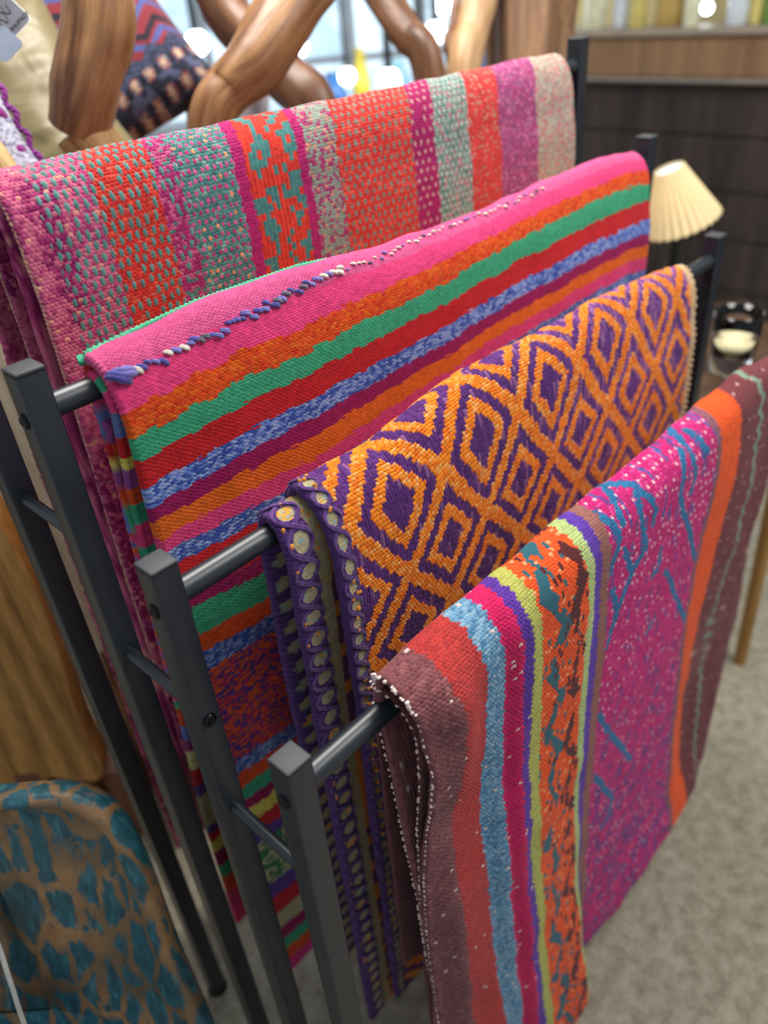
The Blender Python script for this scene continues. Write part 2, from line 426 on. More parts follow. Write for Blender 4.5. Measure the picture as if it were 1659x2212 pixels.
# ---- blanket on the top rail: speckled bands along the rail
D1 = Drape(0, RZ[0], ([0, 1.2], [.029, .028]), .05, [0, 1.2], [.05, .1, .2, .5, 1.2], [[.047, .051, .05, .036, .03], [.043, .05, .053, .05, .03]], .04, .05, ([0, .1, .35, .6, 1.3], [0, -.005, .0, .06, .13]))
MOTIF = ["RRRTRRRTTRRR", "RRRTRRTRRRTT", "RRRTTRRRTTTT", "RRTTTTRRRTRT", "RTTRTTRRRTTT", "RTTTTRRRRRTR", "RRTRRRTRTRRR", "RRRRRRRRRTTT", "RRRTTTRTRTTT", "TTTRTTRTTTTR",
         "TTTTRTRRRRTT", "RRTRRRRRTRRT", "RTTTRRRRRTTR", "RTTTTRRRRTRR", "RRTTRRRTRRRR", "RRRTRRTRRRRT", "RRRTRRRTRTTT", "TTTRRRTRRRTT", "RTTRRRRTRRTR", "RRTTRRRRTTRR"]
MB = np.array([[1.0 if c == 'T' else 0.0 for c in r] for r in MOTIF])
def canon1(u, s):
    return u - np.interp(u, [.1, .2, .5, .6, 1.1], [.007, .017, .018, .036, .03]) * np.clip(1 - np.abs(s) / .075, 0, 1)
def dots(u, s, du, ds, ru, rs, k=0, jit=.25):
    r = np.floor(s / ds); x = u / du + .5 * np.mod(r, 2); c = np.floor(x)
    a = (x - c - .5 + (hsh(c, r, k) - .5) * jit) * du / ru; b = (s / ds - r - .5 + (hsh(c, r, k + 1) - .5) * jit) * ds / rs
    return np.clip(1 - a * a - b * b, 0, 1), c, r
def motif1(u, s):
    a = np.clip((u - .380) / .086 * 12, 0, 11.999); b = np.mod((s - .022) / .0092, 20)
    return MB[b.astype(int), a.astype(int)]
def field1(u, s):
    """(colour, relief) of the speckled blanket"""
    cu = canon1(u, s)
    c, r, fx, fs = cells(u, s, .0052, .0040, .0006)
    h1 = hsh(c, r, 1); h2 = hsh(c, r, 2)
    var = .80 + .4 * h1
    jb = cu + (hsh(r, 7) - .5) * .004
    pinkmix = np.where((h2 < .34)[..., None], lin((180, 66, 118)), np.where((h2 < .965)[..., None], lin((210, 106, 138)), lin((230, 156, 140))))
    dense = vnoise(u * 26, s * 18, 5)
    pinkmix = np.where(((dense > .55) & (h2 > .25) & (h2 < .7))[..., None], lin((146, 36, 98)), pinkmix)
    magmix = np.where((h2 < .62)[..., None], lin((168, 44, 108)), np.where((h2 < .88)[..., None], lin((198, 92, 132)), lin((84, 128, 124))))
    redmix = np.where((h2 < .12)[..., None], lin((206, 96, 84)), np.where((h2 < .9)[..., None], lin((208, 54, 50)), lin((226, 84, 62))))
    tealmix = np.where((h2 < .3)[..., None], lin((72, 118, 120)), np.where((h2 < .86)[..., None], lin((86, 136, 132)), lin((126, 160, 150))))
    greymix = np.where((h2 < .30)[..., None], lin((164, 60, 108)), np.where((h2 < .9)[..., None], lin((142, 150, 138)), lin((206, 140, 120))))
    tgmix = np.where((h2 < .2)[..., None], lin((190, 120, 130)), np.where((h2 < .6)[..., None], lin((104, 134, 128)), lin((134, 150, 142))))
    redfar = np.where((h2 < .16)[..., None], lin((190, 128, 112)), lin((206, 62, 60)))
    purmix = np.where((h2 < .3)[..., None], lin((188, 104, 142)), np.where((h2 < .55)[..., None], lin((140, 78, 120)), lin((164, 62, 116))))
    beige = np.where((h2 < .25)[..., None], lin((196, 120, 118)), np.where((h2 < .6)[..., None], lin((164, 150, 138)), lin((178, 168, 152))))
    strip = np.broadcast_to(lin((176, 34, 104)), u.shape + (3,))
    mot = motif1(cu, s)
    edges = [.109, .174, .251, .283, .362, .380, .466, .481, .535, .69, .742, .826, .908, 1.018, 9]
    names = [pinkmix, pinkmix, redmix, magmix, tealmix, strip, np.where((mot > .5)[..., None], lin((72, 128, 126)), lin((214, 58, 44))), strip, greymix, redmix, strip * .85, tgmix, redfar, purmix, beige]
    i = np.searchsorted(np.array(edges), jb)
    C = np.zeros(u.shape + (3,))
    for k, nm in enumerate(names): C = np.where((i == k)[..., None], nm, C)
    C = C * var[..., None]
    H = .0024 * bulge(fx, fs, .5, .55)
    # teal floats on pink and on red
    d, dc, dr = dots(u, s, .0108, .0125, .0029, .0054, 3)
    on = ((i == 1) | (i == 2) | ((i == 3) & (hsh(dc, dr, 8) < .5))) & (hsh(dc, dr, 9) < .93)
    m = on & (d > .12); tw = .5 + .5 * np.sin((u * 900 + s * 1400)) 
    C = np.where(m[..., None], lin((92, 140, 136)) * (.72 + .34 * hsh(dc, dr, 5) + .22 * tw)[..., None], C); H = np.where(m, .0009 + .0020 * np.sqrt(d), H)
    d, dc, dr = dots(u, s, .0092, .0098, .0026, .0030, 4)
    on = (i == 4) & (d > .1); hh = hsh(dc, dr, 6)
    dc_ = np.where((hh < .14)[..., None], lin((232, 150, 108)), np.where((hh < .5)[..., None], lin((190, 50, 116)), lin((208, 84, 138))))
    C = np.where(on[..., None], dc_ * (.8 + .3 * hsh(dc, dr, 7))[..., None], C); H = np.where(on, .0008 + .0014 * np.sqrt(d), H)
    d, dc, dr = dots(u, s, .0135, .0118, .0028, .0040, 5, .12)
    on = (i == 9) & (d > .1); C = np.where(on[..., None], lin((118, 138, 126)) * (.8 + .3 * hsh(dc, dr, 7))[..., None], C)
    d, dc, dr = dots(u, s, .0145, .0125, .0032, .0034, 6, .15)
    on = (i == 10) & (d > .1) & (hsh(dc, dr) < .9); C = np.where(on[..., None], lin((206, 150, 150)) * (.8 + .3 * hsh(dc, dr, 7))[..., None], C)
    d, dc, dr = dots(u, s, .012, .010, .0034, .0030, 7, .15)
    on = (i == 11) & (d > .1); C = np.where(on[..., None], lin((176, 190, 176)) * (.8 + .3 * hsh(dc, dr, 7))[..., None], C)
    # figured strip: corded in the direction of the warp
    if True:
        x = (cu - .380) / .086 * 12; fx2 = x - np.floor(x); tw2 = .5 + .5 * np.sin(s * 2600 + x * 5)
        mm = i == 6
        H = np.where(mm, .0014 * np.clip(4 * fx2 * (1 - fx2), 0, 1) ** .5 + .0005 * tw2, H)
        C = np.where(mm[..., None], C * (.82 + .28 * tw2)[..., None], C)
    return C, H
B1 = empty('woven_blanket', (0.61, 0, RZ[0])); tag(B1, 'speckled pink, red and teal handwoven blanket with a figured red strip, on the top rail', 'blanket', 'handwoven blankets on the rack')
rows1 = rows_of((-1.36, -.40, .008), (-.40, -.04, .0022), (-.04, .262, .0012), (.262, .60, .0032), (.60, 1.10, .008))
cloth('outer_cloth', D1, .080, 1.140, rows1, lambda u, s: field1(u, s)[0], lambda u, s: field1(u, s)[1], .0075, M_wool, B1, .00118)
D1b = Drape(0, RZ[0], ([0, 1.2], [.016, .016]), .03, [0, 1.2], [.03, .1, .2, .6, 1.2], [[.026, .024, .022, .02, .02], [.026, .024, .022, .02, .02]], .082, .07, ([0, .1, .25, .7, 1.3], [0, .012, .045, .06, .08]))
cloth('folded_layer', D1b, .074, .42, rows_of((-1.30, -.45, .010), (-.45, -.06, .0032), (-.06, .1, .008), (.1, .9, .02)), lambda u, s: field1(u, -s)[0], lambda u, s: field1(u, -s)[1], .0075, M_wool, B1, .0020)
def edge_cord(name, D, u, srange, n, r, rgb, rgb2, parent, pitch=.006, off=0.0, side=-1, label=None, material=None, wob=0.0012):
    """a bead-like overcast edge that follows the cloth"""
    s = np.linspace(*srange, n); uu = np.full(n, u) if np.isscalar(u) else np.interp(s, u[0], u[1])
    uu = uu + wob * (vnoise(s * 60, 0, 4) - .5)
    P = D.pos(uu, s) + D.normal(uu, s) * off
    V, F, wv = tube(P, r, 8, True, lambda t, th: 1 + .28 * np.sin(t * (srange[1] - srange[0]) / pitch * 2 * np.pi + th * 1.0) + .1 * np.sin(t * 971))
    L = wv[:, 2]; k = np.floor(L / pitch + np.arctan2(wv[:, 1], wv[:, 0]) / 6.28)
    m = hsh(k, 3)[:, None]; C = lin(rgb) * m + lin(rgb2) * (1 - m)
    o = link(name, mesh_mixed(name, V, F, C), material or M_yarn, parent)
    if label: o['label'] = label
    return o
edge_cord('edge_binding', D1, .0795, (-.02, .70), 500, .0021, (232, 178, 150), (198, 112, 130), B1, .0052, -.0032, label='pale peach overcast edge')
edge_cord('edge_binding', D1, .0795, (-.75, -.06), 400, .0021, (232, 178, 150), (178, 92, 120), B1, .0052, -.0035)

# ---- blanket on the second rail: stripes that run along the rail
D2 = Drape(-DY, RZ[1], ([0, .12, .2, .35, .47, .7, .9, 1.1, 1.2], [.03, .039, .045, .043, .031, .027, .035, .035, .022]), .04, [0, 1.2], [.04, .1, .2, .5, 1.2],
           [[.05, .045, .040, .045, .05], [.042, .052, .052, .05, .05]], .022, .04, ([0, .1, .3, .5, .75, 1.2], [-.010, .004, .024, .040, .074, .088]))
PK, OR, GR, RD, BL, MG = (224, 64, 122), (220, 78, 26), (62, 164, 122), (196, 32, 38), (104, 132, 202), (156, 22, 88)
OR2, PK2, GB, YE, PU, TN = (228, 104, 30), (222, 66, 124), (98, 118, 170), (226, 208, 96), (92, 62, 142), (178, 172, 132)
FRONT2 = [(-.004, GR), (.047, (204, 84, 134)), (.079, PK), (.103, OR), (.131, GR), (.165, RD), (.190, BL), (.212, MG), (.236, OR2), (.256, PK2), (.277, GB), (.322, RD), (.344, MG), (.386, GR), (.414, OR), (.444, GB),
          (.628, (200, 48, 90)), (.655, GB), (.686, OR), (.714, GR), (.738, MG), (.768, YE), (.801, RD), (.826, PU), (.940, TN), (.977, PU), (1.022, RD), (1.070, TN), (1.103, MG), (1.138, GR), (1.174, OR), (9, (216, 52, 132))]
BACK2 = [(.006, BL), (.034, RD), (.061, YE), (.096, (150, 72, 142)), (.130, OR), (.152, GR), (.188, PK), (.225, BL), (.50, (216, 96, 88)), (.53, PK), (.547, GR), (.587, OR), (.622, BL), (.652, (160, 60, 128)), (.70, (228, 224, 150)), (.747, RD), (.777, PU),
         (.872, TN), (.888, PU), (.912, RD), (.942, YE), (.987, MG), (1.022, GR), (1.08, OR), (9, PK)]
QB2 = 0.052
def canon2(u, s):
    sh = np.interp(u, [.3, .4, .5, .575, .62, .72, 1.15], [0, -.007, -.017, -.019, -.026, -.031, -.031])
    sh = sh * (1 + .35 * np.clip((s - .1) / .15, 0, 1)) * np.clip(s / .06, 0.4, 1)
    sl = .21 * np.clip(u - .077, 0, .16) * np.clip((s - .2) / .15, 0, 1)
    return s - sh - sl
def field2(u, s, front=True, shift=0.0):
    c, r, fx, fs = cells(u, s, .0066, .0027, .0005)
    h1, h2, h3 = hsh(c, r, 1), hsh(c, r, 2), hsh(np.floor(u / .013), r, 3)
    b = .0027
    v = canon2(u, (r + .5) * b) + (h3 - .5) * .0045 + .003 * (vnoise(u * 34, s * 10, 8) - .5)
    var = .84 + .32 * h1
    CF, iF = paint(FRONT2, v, var)
    if not front: CF, iF = paint(BACK2, np.mod(s + shift, 1.3), var)
    d = np.maximum(-s - QB2 + .04, 0) + (hsh(c, 1) - .5) * .002
    CB, iB = paint(BACK2, d, var)
    C = np.where((s < -.012)[..., None], CB, CF)
    blue = np.isin(iF, [6, 10, 15, 17]) if front else np.zeros(u.shape, bool)
    blue = blue & (s > 0)
    C = np.where((blue & (h2 < .30))[..., None], lin((146, 166, 214)), C); C = np.where((blue & (h2 > .62))[..., None], lin((58, 84, 168)), C)
    oran = (iF == 3) & (s > 0) & front
    C = np.where((oran & (h2 < .14))[..., None], lin((206, 50, 24)), C); C = np.where((oran & (h2 > .84))[..., None], lin((226, 104, 28)), C)
    mix = (iF == 16) & (s > 0) & front
    C = np.where((mix & (h2 < .34))[..., None], lin((88, 56, 132)) * var[..., None], C); C = np.where((mix & (h2 > .62))[..., None], lin((226, 92, 36)) * var[..., None], C)
    tan = (iF == 24) & (s > 0) & front
    C = np.where((tan & (hsh(np.floor(u / .008), np.floor(s / .007), 4) < .45))[..., None], lin((58, 126, 84)) * var[..., None], C)
    rib = (iB == 8) & (s < -.012)
    kk = np.mod(np.floor(-s / .0095), 3)
    C = np.where((rib & (kk == 0))[..., None], lin((232, 92, 42)), C); C = np.where((rib & (kk == 1))[..., None], lin((226, 82, 142)), C); C = np.where((rib & (kk == 2))[..., None], lin((110, 112, 176)), C)
    H = .0022 * bulge(fx, fs, .40, .6)
    return C, H
def edge2(u, s):
    k = s / .0062; f = k - np.floor(k); return .0022 * np.clip(4 * f * (1 - f), 0, 1) ** .5
B2 = empty('woven_blanket', (0.61, -DY, RZ[1])); tag(B2, 'brightly striped pink, orange, green, red and blue handwoven blanket on the second rail', 'blanket', 'handwoven blankets on the rack')
cloth('outer_cloth', D2, .062, 1.165, rows_of((-1.20, -.08, .0045), (-.08, -.012, .0025), (-.012, .30, .00072), (.30, .66, .0012), (.66, 1.215, .0035)), lambda u, s: field2(u, s)[0], lambda u, s: field2(u, s)[1], .0105, M_wool, B2, .00125, wave=.002, edge_relief=edge2)
D2b = Drape(-DY, RZ[1], ([0, 1.2], [.0175, .0175]), .02, [0, 1.2], [.02, .07, .13, .2, 1.2], [[.030, .022, .010, .004, .004], [.030, .022, .012, .010, .010]], .0155, .03, None)
INNER2 = [(.014, PK), (.03, GR), (.052, PK), (.082, GB), (.108, RD), (.124, YE), (.150, (150, 72, 142)), (.172, OR), (.20, GR), (9, PK)]
def field2b(u, s):
    c, r, fx, fs = cells(u, s, .0066, .0027, .0005); C, i = paint(INNER2, np.mod(np.abs(s), .22), .84 + .32 * hsh(c, r)); return C, .0012 * bulge(fx, fs, .4, .6)
cloth('folded_layer', D2b, .060, .36, rows_of((-.5, -.02, .012), (-.02, .30, .0020), (.30, .95, .02)), lambda u, s: field2b(u, s)[0], lambda u, s: field2b(u, s)[1], .0085, M_wool, B2, .0035, wave=.0, edge_relief=edge2)
# seam of lilac stitches along the fold, green cord along the crest
parts = []
u = .072
while u < .86:
    ss = float(np.interp(u, [.07, .2, .28, .33, .41, .65, .8, .9], [.050, .053, .045, .039, .030, .014, .020, .02]))
    ss += random.uniform(-.004, .004); n = D2.normal(np.array([u]), np.array([ss]))[0]; p = D2.pos(np.array([u]), np.array([ss]))[0]
    big = 2.3 if u < .085 else random.uniform(.75, 1.15) * (1.0 if u < .40 else .62)
    h = random.random()
    far = u > .36
    c = (226, 214, 196) if (u > .09 and (h < .10 or (far and h < .6))) else ((84, 78, 158) if h < .45 else ((124, 116, 190) if h < .84 else (104, 96, 116)))
    a = random.uniform(.3, 1.1); t1 = np.array([math.cos(a), -.2, -math.sin(a) * .6]); t1 -= n * (t1 @ n); t1 /= np.linalg.norm(t1); t2 = np.cross(n, t1)
    for kk in range(2):
        q = p + t2 * (.0016 * (kk - .5)) * big + n * .0022
        L = np.linspace(-1, 1, 9)[:, None]
        path = q + t1 * L * .0058 * big + n * (.0026 * big * (1 - L * L))
        V, F, wv = tube(path, .0019 * big * np.sqrt(1.05 - np.linspace(-1, 1, 9) ** 2), 8, True, lambda t, th: 1 + .14 * np.sin(t * 40 + 2 * th))
        parts.append((V, F, lin(c) * random.uniform(.8, 1.15)))
    u += random.uniform(.0055, .0100) * (1 if u < .4 else 1.5)
V, F, C = join(parts); o = link('seam_stitching', mesh_mixed('seam_stitching', V, F, C), M_yarn, B2); o['label'] = 'lilac and white joining stitches along the fold'
uu = np.linspace(.066, .40, 260); sp = np.interp(uu, [.066, .10, .2, .4], [-.018, -.010, -.006, -.010])
P = D2.pos(uu, sp) + D2.normal(uu, sp) * .0012
V, F, wv = tube(P, np.interp(uu, [.066, .09, .4], [.0048, .0034, .0026]), 10, True, lambda t, th: 1 + .22 * np.sin(t * 340 + 2 * th) + .12 * np.sin(t * 997 + th))
o = link('crest_cord', mesh_mixed('crest_cord', V, F, lin((70, 176, 134)) * (.85 + .3 * hsh(np.floor(wv[:, 2] / .004)))[:, None]), M_yarn, B2); o['label'] = 'green cord along the crest'
V, F, wv = tube(D2.pos(np.full(14, .064), np.linspace(-.018, -.030, 14)) + np.array([-.002, 0, 0]), np.linspace(.0052, .0036, 14), 10, True, lambda t, th: 1 + .2 * np.sin(t * 30 + 2 * th))
o = link('crest_cord_end', mesh_mixed('crest_cord_end', V, F, np.broadcast_to(lin((70, 176, 134)), (len(V), 3))), M_yarn, B2)

# ---- blanket on the third rail: purple ground, orange diamonds
D3 = Drape(-2 * DY, RZ[2], ([.1, .29, .375, .465, .68, .8, .96, 1.1], [.044, .036, .052, .06, .052, .053, .04, .022]), .06, [.1, 1.1], [.06, .1, .2, .5, 1.2],
           [[.058, .06, .06, .06, .06], [.036, .043, .047, .05, .05]], .024, .05, ([0, .1, .3, .8], [-.012, -.002, .0, -.02]))
TR0, TR1 = .172, .195       # trim of the front layer
def trim(a, s, seed=0, per=.0335, rag=0.0):
    """purple lattice yarn over cream: a = 0..1 across, returns colour, relief"""
    ph = s / per + .12 * (vnoise(s * 14, seed, 6) - .5); f = ph - np.floor(ph); k0 = np.floor(ph) + seed * 31
    oval = 1 - ((a - .54 + .10 * (hsh(k0) - .5)) / .30) ** 2 - ((f - .5) / (.29 + .06 * hsh(k0, 2))) ** 2
    k = np.floor(ph)
    n = .5 + .5 * np.sin(s * 3800 + a * 9 + 3 * vnoise(s * 200, a * 5, 2))
    C = lin((84, 52, 112)) * (.65 + .5 * n)[..., None]
    c2, r2, fx, fs = cells(a * .03, s, .0042, .0040, .0004)
    cr = np.where((hsh(c2, r2, 3) < .12)[..., None], lin((140, 168, 162)), lin((178, 166, 130)) * (.8 + .3 * hsh(c2, r2))[..., None])
    cr = np.where(((hsh(k, seed) < .4) & (hsh(c2, r2, 5) < .25))[..., None], lin((236, 158, 60)), cr)
    m = oval > .08
    C = np.where(m[..., None], cr, C)
    H = np.where(m, .0006 + .0012 * bulge(fx, fs), .0026 * np.clip(1 - np.abs(oval) * .25, .3, 1) + .0006 * n)
    return C, H
def field3(u, s):
    s0 = np.interp(u, [.28, .43, .6, .76, .95], [.087, .102, .089, .077, .064]); uu = u + .004 * (vnoise(u * 30, s * 30, 2) - .5)
    cw, cb = .0050, .0046
    c, r, fx, fs = cells(u, s, cw, cb, .0006)
    uc, sc = (c + .5 - .5 * np.mod(r, 2)) * cw, (r + .5) * cb
    uc = uc + .0022 * (hsh(r, 9) - .5)
    A, B = (uc - .278) / .0815, (sc - s0) / .092
    P, Q = (A + B) / 2, (A - B) / 2
    d = 2 * np.maximum(np.abs(P - np.round(P)), np.abs(Q - np.round(Q)))
    orange = (d > .84) | ((d > .36) & (d < .605))
    h1, h2 = hsh(c, r, 1), hsh(c, r, 2)
    fade = sstep(.45, .9, u)
    org = np.where((h2 < .18)[..., None], lin((236, 160, 84)), np.where((h2 < .5)[..., None], lin((226, 112, 24)), lin((236, 132, 30))))
    C = org * (.84 + .3 * h1)[..., None]
    H = .0026 * bulge(fx, fs, .45, .5) + .0008
    # purple floats: long twisted cords running down the cloth
    fc = np.floor(u / .0046); fx2 = u / .0046 - fc
    fr = np.floor(s / .017 + hsh(fc, 5) * 3); fs2 = s / .017 + hsh(fc, 5) * 3 - fr
    tw = .5 + .5 * np.sin(s * 1500 + u * 2400)
    hp = hsh(fc, fr, 4)
    pur = np.where((hp < .05 + .25 * fade)[..., None], lin((142, 92, 140)), np.where((hp < .6)[..., None], lin((84, 40, 108)), lin((98, 50, 122))))
    pur = pur * (.66 + .46 * tw)[..., None]
    pur = pur * (1 + .22 * fade)[..., None]
    Hp = .0022 * np.clip(4 * fx2 * (1 - fx2), 0, 1) ** .5 * np.clip(8 * fs2 * (1 - fs2), .25, 1) ** .5 + .0005 * tw
    C = np.where(orange[..., None], C, pur); H = np.where(orange, H, Hp)
    # trims
    a = (u - TR0) / (TR1 - TR0); t = u < TR1 + .001 * np.sin(s * 300)
    Ct, Ht = trim(a, s, 1, .026)
    C = np.where(t[..., None], Ct, C); H = np.where(t, Ht, H)
    e = u > 1.064
    c2, r2, fx3, fs3 = cells(u, s, .006, .005)
    C = np.where(e[..., None], lin((206, 172, 132)) * (.8 + .3 * hsh(c2, r2))[..., None], C); H = np.where(e, .002 * bulge(fx3, fs3), H)
    return C, H
B3 = empty('woven_blanket', (0.61, -2 * DY, RZ[2])); tag(B3, 'purple handwoven blanket with orange nested diamonds, on the third rail', 'blanket', 'handwoven blankets on the rack')
cloth('outer_cloth', D3, TR0, 1.085, rows_of((-.72, -.06, .006), (-.06, -.02, .003), (-.02, .36, .0010), (.36, .60, .0022), (.60, 1.10, .008)), lambda u, s: field3(u, s)[0], lambda u, s: field3(u, s)[1], .009, M_wool, B3, .00112)
D3b = Drape(-2 * DY, RZ[2], ([0, 1.2], [.0265, .0265]), .03, [0, 1.2], [.03, .1, .2, .5, 1.2], [[.033, .030, .030, .030, .034], [.036, .034, .032, .030, .034]], .0215, .03, ([0, .15, .4, 1.1], [0, .002, .002, .004]))
def field3b(u, s):
    a = (u - .128) / .036
    C, H = trim(a, np.abs(s), 2, .0335)
    c, r, fx, fs = cells(u, s, .0042, .0038)
    tan = np.where((hsh(c, r, 2) < .06)[..., None], lin((196, 120, 44)), lin((158, 142, 108)) * (.78 + .36 * hsh(c, r))[..., None])
    m = a > .92 + .05 * np.sin(s * 190)
    C = np.where(m[..., None], tan, C); H = np.where(m, .0012 * bulge(fx, fs), H)
    e = (u > .178 + .002 * vnoise(s * 80, 1)) 
    pat = hsh(np.floor(s / .022), 4) < .55
    C = np.where((e & pat)[..., None], lin((206, 110, 30)) * (.8 + .3 * hsh(c, r))[..., None], C); C = np.where((e & ~pat)[..., None], lin((96, 44, 84)), C)
    return C, H
lay = cloth('folded_layer', D3b, .128, .40, rows_of((-.96, -.05, .0028), (-.05, .42, .0013), (.42, 1.12, .0022)), lambda u, s: field3b(u, s)[0], lambda u, s: field3b(u, s)[1], .0085, M_wool, B3, .0012, .21)
lay['label'] = 'inner layer with purple lattice trim over cream'
# raised lattice yarn crossing the trims, orange knots
parts = []
def wrap_yarn(D, ua, ub, s_from, s_to, per, seed):
    s = np.linspace(s_from, s_to, int((s_to - s_from) / .0022))
    for sg in (1, -1):
        for strand in (-1, 0, 1):
            a = .5 + sg * .5 * np.sin(np.pi * (s / per + .12 * (vnoise(s * 14, seed, 6) - .5)) + np.pi / 2 * 0)
            uu = ua + (ub - ua) * a; so = s + strand * .0018
            P = D.pos(uu, so) + D.normal(uu, so) * (.0028 + .0009 * sg * np.cos(np.pi * s / per))[:, None]
            V, F, wv = tube(P, .00125, 6, True, lambda t, th: 1 + .25 * np.sin(t * 900 + 2 * th))
            parts.append((V, F, lin((92, 54, 122)) * (.8 + .35 * hsh(np.floor(wv[:, 2] / .003), seed + strand))[:, None]))
wrap_yarn(D3b, .129, .163, -.02, .98, .0335, 2)
wrap_yarn(D3, TR0 + .001, TR1, -.05, .62, .026, 1)
V, F, C = join(parts); o = link('trim_yarn', mesh_mixed('trim_yarn', V, F, C), M_yarn, B3); o['label'] = 'purple yarn crossing over the cream trim'
for k in range(95):
    s = random.uniform(-.04, .6); a = random.gauss(.62, .16)
    front = random.random() < .6
    D, ua, ub = (D3, TR0, TR1) if front else (D3b, .128, .164)
    if not front: s = random.uniform(0, .95); a = random.choice([.12, .2, .15, .6])
    s = round(s / .026) * .026 + random.uniform(-.006, .006)
    u = ua + (ub - ua) * a; p = D.pos(np.array([u]), np.array([s]))[0] + D.normal(np.array([u]), np.array([s]))[0] * .0028
    V, F = ball(p, random.uniform(.0019, .0036) * (1 if front else .8), 10, 8, (1, .8, random.uniform(.9, 1.35)))
    link('wool_knot', np_mesh('wool_knot', V, F, np.broadcast_to(lin((234, 146, 48)) * random.uniform(.8, 1.1), (len(V), 3))), M_yarn, B3)
edge_cord('far_edge_binding', D3, 1.084, (-.03, .40), 200, .006, (214, 184, 146), (190, 156, 118), B3, .012, -.004, label='cream overcast far edge')

# ---- blanket on the lowest rail: bands across the rail, reaching to the floor
un4 = [.122, .168, .227, .265, .294, .311, .337, .436, .481, .845, .926, 1.15]
dn4 = [0, .05, .1, .18, .28, .4, .6, .8, .95, 1.05]
cur = [([-.042, .012, .054, .128, .2, .278, .403, .495, .613, .9], [.047, .064, .072, .063, .051, .046, .044, .046, .053, .08]),
 ([-.046, .005, .025, .098, .168, .237, .327, .4, .528, .656, .9], [.075, .077, .077, .069, .052, .052, .057, .067, .075, .079, .105]),
 ([-.043, -.01, .075, .097, .183, .272, .364, .484, .595, .735, .95], [.053, .058, .057, .056, .05, .05, .057, .068, .078, .097, .12]),
 ([-.005, .08, .183, .287, .398, .568, .809, 1.], [.055, .055, .055, .061, .071, .084, .107, .125]),
 ([-.025, .042, .133, .171, .31, .423, .594, .838, 1.], [.06, .063, .062, .065, .072, .082, .098, .122, .136]),
 ([-.027, .055, .18, .33, .448, .574, .715, .848, 1.], [.062, .064, .063, .071, .079, .093, .109, .122, .138]),
 ([-.004, .049, .173, .25, .36, .478, .613, .759, .891, 1.], [.056, .06, .062, .062, .071, .082, .092, .108, .125, .14]),
 ([-.006, .033, .124, .261, .386, .512, .648, .769, .9, 1.], [.058, .064, .064, .066, .069, .076, .089, .108, .134, .146]),
 ([-.021, .026, .13, .267, .317, .482, .62, .775, 1.], [.05, .053, .059, .061, .059, .064, .071, .079, .09]),
 ([-.016, .037, .125, .253, .394, .546, .712, .84, .904, 1.], [.049, .054, .052, .048, .051, .063, .069, .085, .105, .11]),
 ([-.006, .076, .201, .342, .527, .696, .842, .911, 1.], [.047, .056, .052, .046, .039, .05, .065, .100, .105]),
 ([0, .2, .5, .9], [.035, .045, .04, .08])]
D4 = Drape(-3 * DY, RZ[3], ([.118, .183, .35, .45, .695, .843, 1.02, 1.15], [.055, .059, .057, .057, .048, .052, .047, .025]), 0.0, un4, dn4, [[np.interp(d, *c) for d in dn4] for c in cur], .012, .03, ([0, .3, .5, 1.0], [-.006, -.040, -.052, -.05]))
D4.tap = .100
MV, CR, LB, CP, PL, YG = (140, 84, 88), (198, 66, 64), (104, 148, 178), (206, 26, 92), (92, 50, 152), (176, 176, 88)
EDG4 = np.array([.168, .227, .265, .294, .311, .337, .436, .457, .481, .503, .828, .845, .926, 9])
COL4 = [(130, 76, 80), (180, 54, 52), LB, CP, PL, YG, (232, 84, 30), (172, 188, 122), (92, 54, 160), (148, 96, 88), (192, 24, 108), (132, 84, 98), (232, 84, 22), (112, 50, 56)]
STROKES = [[(.785, -.038), (.754, .013), (.749, .033), (.748, .063), (.756, .091), (.746, .114)], [(.731, .034), (.713, .063), (.708, .099), (.738, .156), (.788, .232), (.828, .292)], [(.773, .018), (.781, .031), (.785, .047), (.794, .066)],
 [(.556, -.008), (.578, .007), (.599, .024), (.608, .042), (.618, .062), (.626, .08), (.62, .099)], [(.595, .039), (.585, .062), (.591, .089), (.601, .127), (.589, .136), (.573, .145)], [(.559, .007), (.55, .025), (.543, .042), (.54, .056)],
 [(.502, .024), (.511, .037), (.519, .052), (.525, .069), (.522, .088), (.511, .101), (.504, .114)], [(.542, .097), (.558, .134), (.57, .148), (.554, .165), (.535, .191), (.522, .218), (.509, .252)], [(.57, .148), (.592, .134)], [(.515, .154), (.526, .185)],
 [(.661, .167), (.66, .203), (.641, .206)], [(.693, .227), (.744, .296), (.803, .386), (.838, .447)], [(.67, .322), (.655, .329)], [(.496, .173), (.495, .227)], [(.506, .392), (.549, .462), (.602, .548), (.647, .626)], [(.514, .541), (.567, .638), (.591, .681), (.583, .711), (.547, .716)]]
def seg_dist(u, s, poly):
    d = np.full(u.shape, 9.0)
    for (a, b), (c, e) in zip(poly[:-1], poly[1:]):
        vx, vy = c - a, e - b; t = np.clip(((u - a) * vx + (s - b) * vy) / (vx * vx + vy * vy + 1e-12), 0, 1)
        d = np.minimum(d, np.hypot(u - a - t * vx, s - b - t * vy))
    return d
def tri(x): return np.abs(2 * (x - np.floor(x)) - 1)
